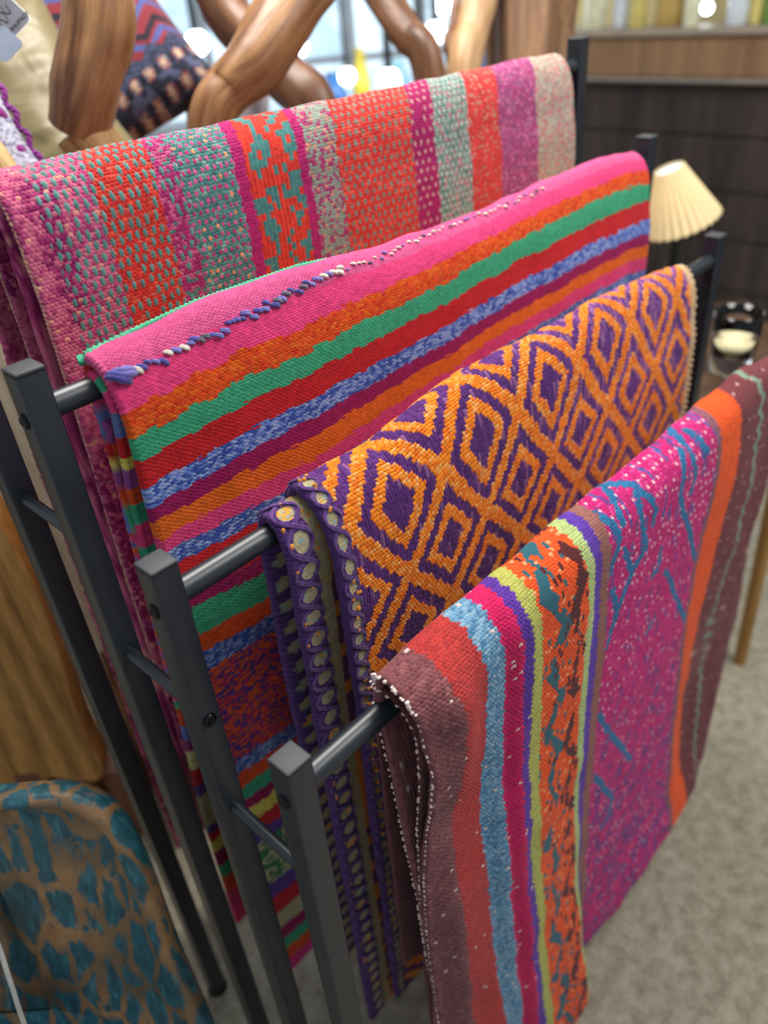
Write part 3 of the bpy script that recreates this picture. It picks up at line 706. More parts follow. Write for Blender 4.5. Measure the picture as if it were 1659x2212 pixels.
def field4(u, s):
    c, r, fx, fs = cells(u, s, .0054, .0042, .0007)
    uc, sc = (c + .5 - .5 * np.mod(r, 2)) * .0054, (r + .5) * .0042
    h1, h2, h3 = hsh(c, r, 1), hsh(c, r, 2), hsh(c, r, 3)
    v = uc + (hsh(r, 5) - .5) * .003 + .003 * (vnoise(s * 30, 0, 3) - .5)
    i = np.searchsorted(EDG4, v)
    C = np.array([lin(k) for k in COL4])[np.clip(i, 0, 13)] * (.86 + .28 * h1)[..., None]
    H = .0022 * bulge(fx, fs, .5, .55)
    # melange
    m = (i == 2); C = np.where((m & (h2 < .24))[..., None], lin((136, 168, 190)), C); C = np.where((m & (h2 > .74))[..., None], lin((76, 122, 160)), C)
    m = (i == 0); C = np.where((m & (h2 < .10))[..., None], lin((152, 94, 96)), C); C = np.where((m & (h2 > .86))[..., None], lin((114, 64, 70)), C)
    m = (i == 1); C = np.where((m & (h2 < .15))[..., None], lin((164, 50, 52)), C)
    C = np.where(((i < 5) & (h3 > .993))[..., None], lin((226, 196, 190)), C)
    # orange figured band
    A = (uc - .337) / .099; B = sc / .118
    t1 = np.abs(A - (.16 + .34 * tri(B))); t2 = np.abs(A - (.66 + .32 * tri(B + .5)))
    blob = vnoise(uc * 130, sc * 46, 4); blob2 = vnoise(uc * 130 + 40, sc * 46, 5)
    teal = (i == 6) & (t1 < .12) & (blob > .42); mar = (i == 6) & (t2 < .11) & (blob2 > .46) & (A > .42)
    sp = hsh(np.floor(u / .0055), np.floor(s / .010), 7)
    teal |= (i == 6) & (sp < .06) & (A < .8); mar |= (i == 6) & (sp > .945) & (A > .2)
    tw = .5 + .5 * np.sin(u * 2600 + s * 500)
    C = np.where(teal[..., None], lin((44, 98, 112)) * (.7 + .6 * tw)[..., None], C); C = np.where(mar[..., None], lin((88, 30, 34)) * (.7 + .6 * tw)[..., None], C)
    C = np.where(((i == 6) & ~teal & ~mar & (h2 < .05))[..., None], lin((246, 160, 110)), C)
    H = np.where(teal | mar, .0017 * (.5 + .5 * tw) + .0006, H)
    # magenta field with blue drawing
    mg = i == 10
    C = np.where((mg & (h2 < .2))[..., None], lin((176, 26, 108)), C); C = np.where((mg & (h2 > .86))[..., None], lin((220, 70, 140)), C)
    low = np.clip((s - .12) / .5, 0, 1)
    flk = hsh(np.floor(u / .0075), np.floor(s / .019 + .5 * np.mod(np.floor(u / .0075), 2)), 6)
    fl = mg & (flk < .03 + .13 * low + .10 * sstep(.5, .8, s))
    rowsb = mg & (s > .62) & (np.mod(s, .055) < .013) & (hsh(np.floor(u / .011), np.floor(s / .055), 2) < .7)
    d = np.full(u.shape, 9.0)
    for p in STROKES: d = np.minimum(d, seg_dist(uc, sc, p))
    st = mg & (d < .0064 + .002 * (vnoise(u * 60, s * 40, 6) - .5))
    C = np.where((fl | rowsb)[..., None], lin((120, 56, 128)) * (.8 + .4 * h1)[..., None], C)
    dash = mg & ~st & (s < .16) & (hsh(np.floor(u / .0050), np.floor(s / .024 + hsh(np.floor(u / .0050), 8) * 2), 15) < .09)
    C = np.where(dash[..., None], lin((66, 84, 150)) * (.8 + .4 * h1)[..., None], C)
    C = np.where(st[..., None], lin((36, 106, 152)) * (.75 + .5 * h1)[..., None], C); H = np.where(st, .0022 * bulge(fx, fs, .3, .3), H)
    dt, dc, dr = dots(u, s, .0140, .0165, .0026, .0030, 9, .3)
    cr = mg & (dt > .1) & (hsh(dc, dr, 4) < np.where(s < .2, .6, .22)) & ~st
    C = np.where(cr[..., None], lin((240, 190, 196)), C)
    m = (i == 13)
    z = np.interp(s, [0, .056, .16, .23, .3, .39, .46, .53, .65, 1.1], [1.0, 1.026, 1.026, 1.048, 1.042, 1.058, 1.045, 1.02, 1.024, 1.03]) + .013 * (tri(s / .034) - .5)
    C = np.where((m & (np.abs(uc - z) < .0080))[..., None], lin((128, 152, 132)) * (.8 + .3 * h1)[..., None], C)
    dt, dc, dr = dots(u, s, .034, .05, .003, .003, 12, .5); C = np.where((m & (dt > .1))[..., None], lin((206, 168, 160)), C)
    return C, H
B4 = empty('woven_blanket', (0.63, -3 * DY, RZ[3])); tag(B4, 'banded mauve, blue, crimson, orange and magenta handwoven blanket on the lowest rail, nearest the viewer', 'blanket', 'handwoven blankets on the rack')
se4 = lambda u: np.interp(u, [.12, .40, .44, .50, .62, .71, .79, 1.02, 1.15], [1.08, 1.10, 1.08, 1.06, 1.075, 1.05, 1.025, 1.02, .99])
cloth('outer_cloth', D4, .122, 1.165, rows_of((-.92, -.06, .008), (-.06, -.015, .003), (-.015, .45, .00115), (.45, 1.10, .0017)), lambda u, s: field4(u, s)[0], lambda u, s: field4(u, s)[1], .0080, M_felt, B4, .00115, send=se4, wave=.002)
D4b = Drape(-3 * DY, RZ[3], ([0, 1.2], [.034, .034]), .02, [0, 1.2], [.02, .07, .18, .4, 1.1], [[.050, .050, .040, .034, .04], [.046, .046, .040, .036, .05]], .0175, .03, None)
def field4b(u, s):
    c, r, fx, fs = cells(u, s, .0046, .0034); return lin((96, 48, 52)) * (.75 + .45 * hsh(c, r))[..., None], .001 * bulge(fx, fs)
cloth('folded_layer', D4b, .124, .40, rows_of((-.6, -.03, .01), (-.03, .5, .004), (.5, .95, .02)), lambda u, s: field4b(u, s)[0], lambda u, s: field4b(u, s)[1], .0065, M_felt, B4, .005)
def tufts(D, u, s0, s1, n, off, big):
    out = []
    for k in range(n):
        s = s0 + (s1 - s0) * (k + random.uniform(-.3, .3)) / n
        p = D.pos(np.array([u]), np.array([s]))[0]; nn = D.normal(np.array([u]), np.array([s]))[0]
        T = D.pos(np.array([u]), np.array([s + .002]))[0] - p; T /= np.linalg.norm(T)
        L = np.linspace(-1, 1, 7)[:, None]; w = big * random.uniform(.7, 1.25)
        path = p + nn * (off + .0010) + np.array([-.0012, 0, 0]) + (T * .55 + nn * .4 * random.uniform(-.5, 1)) * L * .0032 * w + np.array([-.0014, 0, 0]) * (1 - L * L) * w
        V, F, wv = tube(path, .00125 * w * np.sqrt(1.08 - np.linspace(-1, 1, 7) ** 2), 7, True, lambda t, th: 1 + .2 * np.sin(t * 23 + 2 * th))
        out.append((V, F, lin((236, 206, 198)) * random.uniform(.82, 1.1)))
    return out
parts = tufts(D4, .1225, -.03, .95, 92, -.003, 1.0) + tufts(D4b, .1245, -.02, .42, 40, -.003, 1.25) + tufts(D4, .1225, -.55, -.05, 46, -.003, 1.2)
for k in range(26):
    s = random.uniform(-.045, .055); p = D4.pos(np.array([.123]), np.array([s]))[0]
    V, F = ball(p + np.array([-.003, random.uniform(-.004, .004), random.uniform(-.003, .002)]), random.uniform(.0012, .0024), 8, 6, (1.3, 1, .8)); parts.append((V, F, lin((232, 214, 210)) * random.uniform(.85, 1.1)))
V, F, C = join(parts); o = link('edge_stitching', mesh_mixed('edge_stitching', V, F, C), M_yarn, B4); o['label'] = 'white wool tufts along the near edge'
#BACKGROUND
# ------------------------------------------------------------------ driftwood daybed behind the rack
def branch(name, pts, m, parent=None, n=60, lump=.05, flat_end=False, seed=0, label=None):
    P = spline([p[:3] for p in pts], n); rad = np.interp(np.linspace(0, 1, n), np.linspace(0, 1, len(pts)), [p[3] for p in pts])
    def tw(t, th):
        return 1 + lump * (np.sin(th * 2 + t * 5 + seed) * .7 + np.sin(th * 3 - t * 9 + seed * 2) * .5) + .10 * lump / .05 * (vnoise(t * 7 + np.cos(th) * 1.2, np.sin(th) * 1.2 + seed, seed) - .5)
    V, F, wv = tube(P, rad, 40, True, tw)
    wv = wv + seed * .37
    o = link(name, mesh_mixed(name, V, F, None, wv), m, parent)
    if label: o['label'] = label
    return o
bed = empty('driftwood_daybed', (0.9, 0.62, 0.0)); tag(bed, 'teak branch daybed with crossing driftwood limbs behind the rack', 'daybed')
bm = bmesh.new(); box(bm, (0.87, 0.80, 1.25), (1.28, 0.95, 0.07), bev=.012); bm_obj('deck', bm, wood('daybed_deck_wood', (84, 58, 36), (128, 92, 58), (160, 122, 84), .4, .55, False), bed)
for lx, ly in ((.36, .50), (1.42, .42), (.36, 1.18), (1.42, 1.18)):
    branch('leg', [(lx, ly, 0.0, .045), (lx + .01, ly, .6, .04), (lx, ly, 1.22, .045)], M_teak, bed, 24, seed=lx * 10)
branch('branch', [(.54, .447, 1.80, .0561), (.5, .429, 1.696, .0545), (.466, .440, 1.622, .0525), (.448, .477, 1.551, .0500)], M_teak, bed, 60, .05, seed=1, label='thick polished upright limb with a sawn lower end')
branch('branch', [(.449, .483, 1.546, .0475), (.466, .472, 1.506, .0462), (.484, .465, 1.44, .0440), (.49, .475, 1.25, .0400)], M_rawcut, bed, 50, .05, seed=2, label='raw sawn stub below the upright limb')
branch('branch', [(.243, .425, 1.582, .0208), (.254, .376, 1.537, .0212), (.262, .37, 1.45, .0215), (.262, .42, 1.25, .0215)], M_rawcut, bed, 40, .06, seed=3, label='slim pale branch end')
branch('branch', [(.96, .35, 1.80, .051), (.922, .362, 1.739, .0510), (.867, .373, 1.694, .0515), (.811, .382, 1.646, .0532), (.761, .391, 1.604, .0530), (.709, .409, 1.57, .0475), (.667, .413, 1.531, .0420), (.63, .43, 1.40, .038), (.61, .47, 1.26, .038)], M_teak, bed, 110, .07, seed=4, label='bent polished limb crossing in front')
branch('branch', [(.938, .74, 1.84, .0529), (.938, .668, 1.684, .0519), (.948, .593, 1.616, .05), (.956, .528, 1.557, .0481), (.96, .459, 1.49, .05), (.957, .44, 1.25, .0481)], M_teakd, bed, 80, .06, seed=5, label='dark limb crossing behind')
branch('branch', [(1.380, .74, 1.81, .044), (1.375, .68, 1.737, .0430), (1.369, .622, 1.671, .0420), (1.369, .554, 1.599, .0406), (1.37, .493, 1.537, .0406), (1.364, .46, 1.25, .0406)], M_teakd, bed, 80, .08, seed=6, label='slanting dark limb')
branch('branch', [(1.66, .52, 1.80, .044), (1.617, .507, 1.717, .0430), (1.569, .493, 1.653, .043), (1.52, .48, 1.59, .044), (1.46, .46, 1.508, .0454), (1.43, .45, 1.25, .0474)], M_teakl, bed, 80, .05, seed=7, label='pale limb beside the trunk')
branch('bark_strip', [(1.527, .523, 1.70, .007), (1.488, .508, 1.621, .010), (1.45, .499, 1.572, .0112), (1.43, .478, 1.53, .004)], M_teakd, bed, 40, .25, seed=8)
# weathered trunk
tr = empty('tree_trunk', (1.74, .50, 0)); tag(tr, 'wide weathered brown tree trunk with a hollow standing behind the far end of the rack', 'tree trunk')
n = 120; zt = np.linspace(0, 2.15, n); ctr = np.stack([np.interp(zt, [0, 1.4, 1.8, 2.15], [1.80, 1.735, 1.815, 1.86]), np.interp(zt, [0, 1.4, 1.8, 2.15], [.50, .455, .525, .56]), zt], -1)
def twt(t, th):
    dlt = np.angle(np.exp(1j * (th - 3.4))); hol = np.exp(-((t - .70) / .05) ** 2 - (dlt / .28) ** 2)
    return 1 + .10 * np.sin(th * 3 + t * 4) + .07 * np.sin(th * 7 - t * 6) + .12 * (vnoise(th * 3.2, t * 9, 3) - .5) + .05 * (vnoise(th * 12, t * 14, 4) - .5) - .42 * hol
V, F, wv = tube(ctr, np.interp(zt, [0, 1.4, 2.15], [.14, .112, .118]), 90, True, twt)
link('stem', mesh_mixed('stem', V, F, None, wv), wood('weathered_trunk_wood', (52, 34, 22), (112, 80, 54), (162, 124, 86), .7, .55, bmp=.8), tr)

# cushions
def cushion(name, c, ax, b, half, thick, colour, m, parent, n=120, puff=.55):
    c, ax, b = np.array(c), np.array(ax), np.array(b); nn = np.cross(ax, b); nn /= np.linalg.norm(nn)
    if nn @ (CAM - c) < 0: nn = -nn
    g = np.linspace(-1, 1, n); A, B = np.meshgrid(g, g)
    pin = 1 - .10 * (1 - A ** 2) * B ** 2; pin2 = 1 - .10 * (1 - B ** 2) * A ** 2
    prof = np.clip((1 - A ** 4) * (1 - B ** 4), 0, 1) ** puff
    wr = .010 * (vnoise(A * 3 + 9, B * 5, 5) - .5) * prof + .006 * (vnoise(A * 9, B * 3, 7) - .5) * prof
    parts = []
    for sgn in (1, -1):
        P = c + (A * pin2 * half[0])[..., None] * ax + (B * pin * half[1])[..., None] * b + (sgn * (prof * thick / 2 + wr))[..., None] * nn
        F = grid_faces(n, n)
        ok = np.cross(ax, b) @ nn > 0
        F = F if (sgn > 0) != ok else F[:, ::-1]
        parts.append((P.reshape(-1, 3), F, colour(A, B).reshape(-1, 3)))
    V, F, C = join(parts); return link(name, np_mesh(name, V, F, C), m, parent)
def satin():
    m, nt, b = mat('khaki_satin'); n = noise(nt, 700, 2, vec=objco(nt, (1, 1, 3))); n2 = noise(nt, 7, 3, vec=objco(nt), dist=.6)
    r = ramp(nt, n.outputs[0], [(.3, (106, 96, 64)), (.7, (122, 111, 76))]); nt.links.new(r.outputs[0], b.inputs['Base Color'])
    b.inputs['Roughness'].default_value = .42; b.inputs['Sheen Weight'].default_value = .1; bump(nt, b, n2.outputs[0], .7, .02); return m
KH = empty('satin_cushion', (.441, .781, 1.29)); tag(KH, 'plain khaki satin cushion with a grey paper tag, behind the thick upright limb', 'cushion', 'cushions on the daybed')
kax, kb = np.array([-.001, -.694, -.722]), np.array([-.817, .418, -.401])
cushion('cover', (.441, .781, 1.506), kax, kb, (.225, .225), .17, lambda A, B: np.broadcast_to(lin((126, 114, 78)), A.shape + (3,)), satin(), KH)
# kilim cushion
def kilim(A, B):
    a, b = A * 230, B * 232 * .98 + A * 230 * .19 - 74
    cw = 3.0; ca, rb_ = np.floor(a / cw), np.floor(b / cw); ac, bc = (ca + .5) * cw, (rb_ + .5) * cw
    h1, h2 = hsh(ca, rb_, 1), hsh(ca, rb_, 2)
    C = np.broadcast_to(lin((122, 44, 52)), A.shape + (3,)) * (.85 + .3 * h1)[..., None]
    zig = np.abs(np.mod(bc + 26 * tri(ac / 92) + 400, 58) - 20)
    zz = (zig < 6.5) & (bc < 78); C = np.where(zz[..., None], lin((72, 84, 138)) * (.8 + .4 * h1)[..., None], C)
    zz2 = (np.abs(np.mod(bc + 26 * tri(ac / 92) + 422, 116) - 20) < 7) & (bc < 70); C = np.where(zz2[..., None], lin((34, 32, 44)), C)
    arch = (bc > 72 + 16 * tri(ac / 60 + .3)) & (bc < 176); C = np.where(arch[..., None], np.where((h2 < .45)[..., None], lin((34, 36, 52)), lin((66, 72, 98))) * (.8 + .4 * h1)[..., None], C)
    mid = (bc > 130) & (bc < 147); C = np.where(mid[..., None], np.where((vnoise(ac / 16, bc / 12) > .5)[..., None], lin((84, 88, 116)), lin((44, 46, 62))), C)
    for row, off in ((116, 0.0), (160, .5)):
        fa = np.mod(ac / 40 + off, 1) - .5; x, y = fa * 40, bc - row
        star = ((np.abs(x) < 2.2) & (np.abs(y) < 10)) | ((np.abs(y) < 2.2) & (np.abs(x) < 10)) | ((np.abs(np.abs(x) - np.abs(y)) < 2.0) & (np.abs(x) < 9))
        red = (np.hypot(x, y) < 14) & (h2 < .4)
        C = np.where(red[..., None], lin((138, 52, 46)), C); C = np.where(star[..., None], lin((190, 160, 138)), C)
        dot = (np.abs(np.abs(x) - 20) < 4) & (np.abs(y) < 9); C = np.where(dot[..., None], lin((26, 26, 34)), C)
    blk = (bc > 174) & (bc < 200); C = np.where(blk[..., None], lin((34, 32, 36)) * (.8 + .4 * h1)[..., None], C)
    be = bc >= 200; C = np.where(be[..., None], lin((166, 132, 98)) * (.85 + .25 * h1)[..., None], C)
    return C
KI = empty('kilim_cushion', (.69, .865, 1.29)); tag(KI, 'dark red kilim cushion with blue zigzags and rows of pale stars, between the branches', 'cushion', 'cushions on the daybed')
cushion('cover', (.705, .905, 1.64), (.817, -.418, .401), (-.001, -.694, -.722), (.222, .252), .18, kilim, M_felt, KI, 320)
GC = empty('grey_cushion', (.95, .66, 1.29)); tag(GC, 'lilac grey cushion mostly hidden behind the bent limb', 'cushion', 'cushions on the daybed')
cushion('cover', (.905, .70, 1.43), (.676, -.734, -.071), (-.457, -.341, -.821), (.10, .15), .12, lambda A, B: np.broadcast_to(lin((176, 172, 182)), A.shape + (3,)), M_felt, GC, 60)
PC = empty('tasselled_cushion', (.246, .498, 1.29)); tag(PC, 'grey woven cushion edged with purple yarn and pompoms at the far left of the daybed', 'cushion', 'cushions on the daybed')
pax, pb = np.array([-.078, -.652, -.757]), np.array([-.814, .482, -.332])
pcen = np.array([.246, .498, 1.542])
def greyweave(A, B):
    c, r, fx, fs = cells(A * .11, B * .11, .0042, .0036, .0003); return np.where((hsh(c, r) < .35)[..., None], lin((128, 130, 150)), lin((176, 176, 192)))
cushion('cover', pcen, pax, pb, (.112, .112), .085, greyweave, M_wool, PC, 130)
e = pcen - pb * .106
L = np.linspace(-.115, .115, 120)
path = e + L[:, None] * pax + (.004 * np.sin(L * 160))[:, None] * pb
V, F, wv = tube(path, .0048, 10, True, lambda t, th: 1 + .3 * np.sin(t * 180 + th * 2))
tp = link('trim_yarn', mesh_mixed('trim_yarn', V, F, lin((122, 36, 122)) * (.75 + .5 * hsh(np.floor(wv[:, 2] / .004)))[:, None]), M_yarn, PC); tp['label'] = 'purple yarn edging'
for k, l in enumerate((-.075, -.012, .050)):
    V, F = ball(e + pax * l + pb * .018 + np.array([-.01, -.012, .004]), .0135, 24, 16); V = V + .0022 * (hsh(np.arange(len(V)), k)[:, None] - .5)
    o = link('pompom', np_mesh('pompom', V, F, lin((126, 30, 118)) * (.7 + .6 * hsh(np.arange(len(V)), 2))[:, None]), M_yarn, PC); o['label'] = 'purple pompom'
for k in range(12):
    l = -.10 + k * .0175; c = [(214, 222, 196), (24, 62, 60), (198, 206, 180), (178, 84, 42), (98, 78, 150), (170, 76, 40)][k % 6]
    V, F = ball(e + pax * l + pb * .012 + np.array([-.012, -.014, .002]), .0052, 10, 8, (1, 1.3, 1)); link('edge_knot', np_mesh('edge_knot', V, F, np.broadcast_to(lin(c), (len(V), 3))), M_yarn, PC)
# paper tag on the khaki cushion
M_tag = plain('grey_card', (92, 92, 104), .6, var=.10, scale=30); M_tagl = plain('pale_blue_card', (112, 122, 140), .6, var=.05, scale=30); M_ink = plain('black_ink', (26, 26, 30), .6); M_white = plain('white_card_edge', (222, 220, 214), .6, var=.02)
tc, tx = np.array([.353, .414, 1.707]), np.array([.793, -.250, .551]); ty = -np.array([.183, -.768, -.611]); tx /= np.linalg.norm(tx); ty -= tx * (ty @ tx); ty /= np.linalg.norm(ty); tn = np.cross(tx, ty)
if tn @ (CAM - tc) < 0: tn = -tn
RM = Matrix(((tx[0], ty[0], tn[0]), (tx[1], ty[1], tn[1]), (tx[2], ty[2], tn[2])))
def card(name, off, size, m, z, parent, rad=.008, th=.0006):
    k = 8; pts = []
    for cx, cy, a0 in ((1, 1, 0), (-1, 1, 90), (-1, -1, 180), (1, -1, 270)):
        for t in range(k + 1):
            a = math.radians(a0 + 90 * t / k); pts.append((cx * (size[0] / 2 - rad) + rad * math.cos(a) + off[0], cy * (size[1] / 2 - rad) + rad * math.sin(a) + off[1]))
    pts = np.array(pts); nn = len(pts)
    P = np.array([tc + tx * x + ty * y + tn * zz for zz in (z, z + th) for x, y in pts])
    me = bpy.data.meshes.new(name); me.from_pydata([tuple(p) for p in P], [], [tuple(range(nn, 2 * nn)), tuple(range(nn - 1, -1, -1))] + [(i, (i + 1) % nn, nn + (i + 1) % nn, nn + i) for i in range(nn)]); me.update()
    return link(name, me, m, parent)
ht = card('hang_tag', (-.010, .002), (.064, .052), M_white, 0, KH); ht['label'] = 'grey paper hang tag with black lettering'
card('tag_face', (-.0105, .0025), (.0625, .0505), M_tag, .0004, ht)
t2 = card('tag_leaf', (-.033, -.020), (.040, .042), M_tagl, .0012, ht); 
fc = bpy.data.curves.new('lettering', 'FONT'); fc.body = 'SHUPACA'; fc.size = .0085; fc.extrude = .0001; fc.align_x = 'CENTER'; fc.space_character = .95; fc.materials.append(M_ink)
fo = bpy.data.objects.new('lettering', fc); me = bpy.data.meshes.new_from_object(fo); bpy.data.objects.remove(fo)
me.transform(Matrix.Translation(Vector(tc + tx * .006 + ty * -.016 + tn * .0016)) @ RM.to_4x4()); me.materials.clear()
link('lettering', me, M_ink, ht)
for pts in ([(-.030, .012), (-.020, -.004), (-.012, .010), (-.006, -.002), (.004, .020)], [(-.004, .016), (.006, .004), (.010, .018)]):
    P = np.array([tc + tx * x + ty * y + tn * .0012 for x, y in pts]); V, F, wv = tube(spline(P, 40), .0007, 6); link('logo_stroke', mesh_mixed('logo_stroke', V, F), M_ink, ht)

# teak slab, blocks and driftwood beside the rack
def slab():
    ox = np.array([.09, .40]); pts = []
    edge = [(-.034, 1.018), (-.018, .911), (-.010, .80), (-.020, .643), (-.034, .452), (-.030, .30), (-.060, .255), (-.143, .278), (-.20, .27), (-.40, .26), (-.62, .40), (-.66, .80), (-.50, 1.12), (-.24, 1.22), (-.07, 1.15)]
    P = spline(edge + edge[:1], 160)[:-1]
    k = len(P); th = .055; rings = [(0, .90), (0, .97), (.006, 1.0), (th - .006, 1.0), (th, .97), (th, .90)]
    cx = P.mean(0); V, wv = [], []
    for d, sc in rings:
        for a, z in P:
            aa = a + (cx[0] - a) * (1 - sc) * .12; zz = z + (cx[1] - z) * (1 - sc) * .12
            V.append((ox[0] + AL[0] * aa + DEP[0] * d, ox[1] + AL[1] * aa + DEP[1] * d, zz)); wv.append((aa, d, zz))
    F = [tuple(int(q) for q in f) for f in grid_faces(len(rings), k, True)]; F += [tuple(range(k - 1, -1, -1)), tuple(range((len(rings) - 1) * k, len(rings) * k))]
    me = bpy.data.meshes.new('teak_slab'); me.from_pydata([tuple(v) for v in V], [], F); me.update()
    at = me.attributes.new('wuv', 'FLOAT_VECTOR', 'POINT'); at.data.foreach_set('vector', np.array(wv, np.float32).ravel())
    return me
def slabwood():
    m, nt, b = mat('figured_teak_slab'); co = attrco(nt, (9, 9, 1.5))
    w = nt.nodes.new('ShaderNodeTexWave'); w.wave_type = 'BANDS'; w.bands_direction = 'X'; w.inputs['Scale'].default_value = .55; w.inputs['Distortion'].default_value = 16; w.inputs['Detail'].default_value = 3; w.inputs['Detail Scale'].default_value = .7
    nt.links.new(co, w.inputs[0]); n = noise(nt, 5, 5, .6, vec=attrco(nt, (30, 30, 2.2)))
    ad = nt.nodes.new('ShaderNodeMath'); ad.operation = 'MULTIPLY_ADD'; ad.inputs[1].default_value = .26; nt.links.new(w.outputs[1], ad.inputs[0]); nt.links.new(n.outputs[0], ad.inputs[2])
    r = ramp(nt, ad.outputs[0], [(.30, (92, 58, 24)), (.52, (164, 112, 46)), (.80, (200, 148, 76)), (.97, (222, 184, 116))]); nt.links.new(r.outputs[0], b.inputs['Base Color']); b.inputs['Roughness'].default_value = .5
    bump(nt, b, ad.outputs[0], .3, .004); return m
o = link('teak_slab', slab(), slabwood()); tag(o, 'big honey brown teak slab with wavy grain standing upright beside the rack', 'wood slab')
def block(name, c, size, m, label, cat, rz=-math.pi / 4, group=None, tilt=0.0):
    bm = bmesh.new(); box(bm, (0, 0, 0), size, None, min(size) * .18, 3)
    for v in bm.verts: v.co += Vector([(hsh(v.co.x * 91, v.co.y * 57 + v.co.z * 33, k) - .5) * min(size) * .10 for k in range(3)])
    bmesh.ops.transform(bm, matrix=Matrix.Translation(c) @ Matrix.Rotation(rz, 4, 'Z') @ Matrix.Rotation(tilt, 4, 'Y'), verts=bm.verts)
    o = bm_obj(name, bm, m, None, True); tag(o, label, cat, group); return o
M_blk = wood('block_teak', (78, 48, 24), (132, 88, 48), (170, 126, 82), .6, .55, False)
def atp(a, d): return (.09 + AL[0] * a + DEP[0] * d, .40 + AL[1] * a + DEP[1] * d)
x, y = atp(-.11, .045); block('wood_block', (x, y, .135), (.075, .09, .27), M_blk, 'squat teak block with a sawn top carrying the slab', 'wood block')
x, y = atp(-.20, .05); block('wood_block', (x, y, .155), (.08, .10, .31), M_red, 'dark teak block left of the squat block under the slab', 'wood block')
x, y = atp(-.50, .045); block('wood_block', (x, y, .165), (.09, .09, .33), M_blk, 'teak block carrying the hidden end of the slab', 'wood block')
x, y = atp(-.028, .06); block('wood_block', (x, y, .12), (.07, .07, .24), M_red, 'dark brown teak block right of the squat block', 'wood block')
def dlog(pts, m, label, seed, lump=.08):
    o = branch('driftwood_log', pts, m, None, 50, lump, seed=seed); tag(o, label, 'driftwood', 'driftwood standing behind the rack'); return o
x, y = atp(.040, .10); dlog([(x - .01, y + .01, .60, .046), (x, y, .72, .056), (x + .005, y, 1.0, .056), (x + .0, y, 1.30, .05)], M_bleach, 'bleached cream driftwood log between the slab and the posts', 21)
x2, y2 = atp(.04, .13); dlog([(x2, y2, 0.0, .045), (x2 - .01, y2, .3, .04), (x2, y2, .585, .04)], M_red, 'brown driftwood log carrying the bleached log', 22)
x, y = atp(.095, .03); dlog([(x - .01, y, 0.0, .034), (x, y + .004, .35, .032), (x + .004, y, .70, .028)], M_red, 'reddish brown driftwood log seen between the posts', 23)
x, y = atp(.150, .10); dlog([(x, y, 0.0, .035), (x + .005, y, .5, .034), (x, y, .95, .028)], M_bleach, 'slim bleached driftwood log behind the blankets', 24)

# distressed turquoise chair at the near left
def paintwood():
    m, nt, b = mat('distressed_turquoise_paint'); co = objco(nt, (1, 1, .42)); n = noise(nt, 26, 6, .62, vec=co, dist=1.4); n2 = noise(nt, 9, 3, vec=objco(nt)); n3 = noise(nt, 90, 4, vec=objco(nt, (1, 1, .25)))
    v = nt.nodes.new('ShaderNodeTexVoronoi'); v.feature = 'DISTANCE_TO_EDGE'; v.inputs['Scale'].default_value = 25; v.inputs['Randomness'].default_value = 1.0
    nt.links.new(objco(nt, (1, 1, .34)), v.inputs['Vector'])
    # jitter the cell walls with noise
    ad = nt.nodes.new('ShaderNodeMath'); ad.operation = 'MULTIPLY_ADD'; ad.inputs[1].default_value = -1.5; nt.links.new(v.outputs[0], ad.inputs[0]); nt.links.new(n.outputs[0], ad.inputs[2])
    wear = nt.nodes.new('ShaderNodeValToRGB'); wear.color_ramp.elements[0].position = .30; wear.color_ramp.elements[1].position = .44; nt.links.new(ad.outputs[0], wear.inputs[0])
    blue = ramp(nt, n3.outputs[0], [(.3, (36, 70, 78)), (.55, (42, 98, 112)), (.75, (74, 136, 146))])
    tan = ramp(nt, n2.outputs[0], [(.34, (98, 84, 66)), (.52, (142, 108, 72)), (.64, (172, 130, 86)), (.74, (146, 78, 42))])
    mx = nt.nodes.new('ShaderNodeMix'); mx.data_type = 'RGBA'; nt.links.new(wear.outputs[0], mx.inputs[0]); nt.links.new(blue.outputs[0], mx.inputs[6]); nt.links.new(tan.outputs[0], mx.inputs[7])
    nt.links.new(mx.outputs[2], b.inputs['Base Color']); b.inputs['Roughness'].default_value = .38; bump(nt, b, wear.outputs[0], .25, .002); return m
M_tq = paintwood()
chair = empty('wooden_chair', (-.25, -.12, 0)); tag(chair, 'distressed turquoise and tan wooden tub chair at the near left corner', 'chair')
cP0, cn, cr = np.array([-.13, -.08, .85]), np.array([-.69, -.69, .22]), np.array([.7071, -.7071, 0]); cn /= np.linalg.norm(cn); cu = np.cross(cr, cn) * -1
if cu[2] < 0: cu = -cu
def chair_back():
    half = [(-.17, .022), (-.065, .020), (.0, .0195), (.035, .012), (.066, -.010), (.086, -.046), (.098, -.110), (.104, -.16), (.114, -.284), (.135, -.446), (.14, -.52)]
    P = spline(half, 70); P = np.concatenate([P, [(-.34 - a, b) for a, b in P[::-1]]]); k = len(P)
    c = np.array([-.17, -.30])
    # rings from the back face over the rounded rim into the dished front
    rings = [(-.026, .97), (-.022, .995), (-.010, 1.012), (.004, 1.012), (.015, .995), (.019, .965), (.016, .93), (.006, .90), (-.002, .84), (-.010, .70), (-.015, .45), (-.017, .2)]
    V = []
    for d, sc in rings:
        q = c + (P - c) * (1 - (1 - sc) * np.array([1.0, .62]) * 1.0)
        for a, b in q: V.append(cP0 + cr * a + cu * b + -cn * -d * 1.0)
    return np.array(V), grid_faces(len(rings), k), k
V, F, k = chair_back()
if np.cross(V[1] - V[0], V[k] - V[0]) @ (V[0] - V[:k].mean(0)) > 0: F = F[:, ::-1]
me = np_mesh('backrest', V, F)
nr = 12
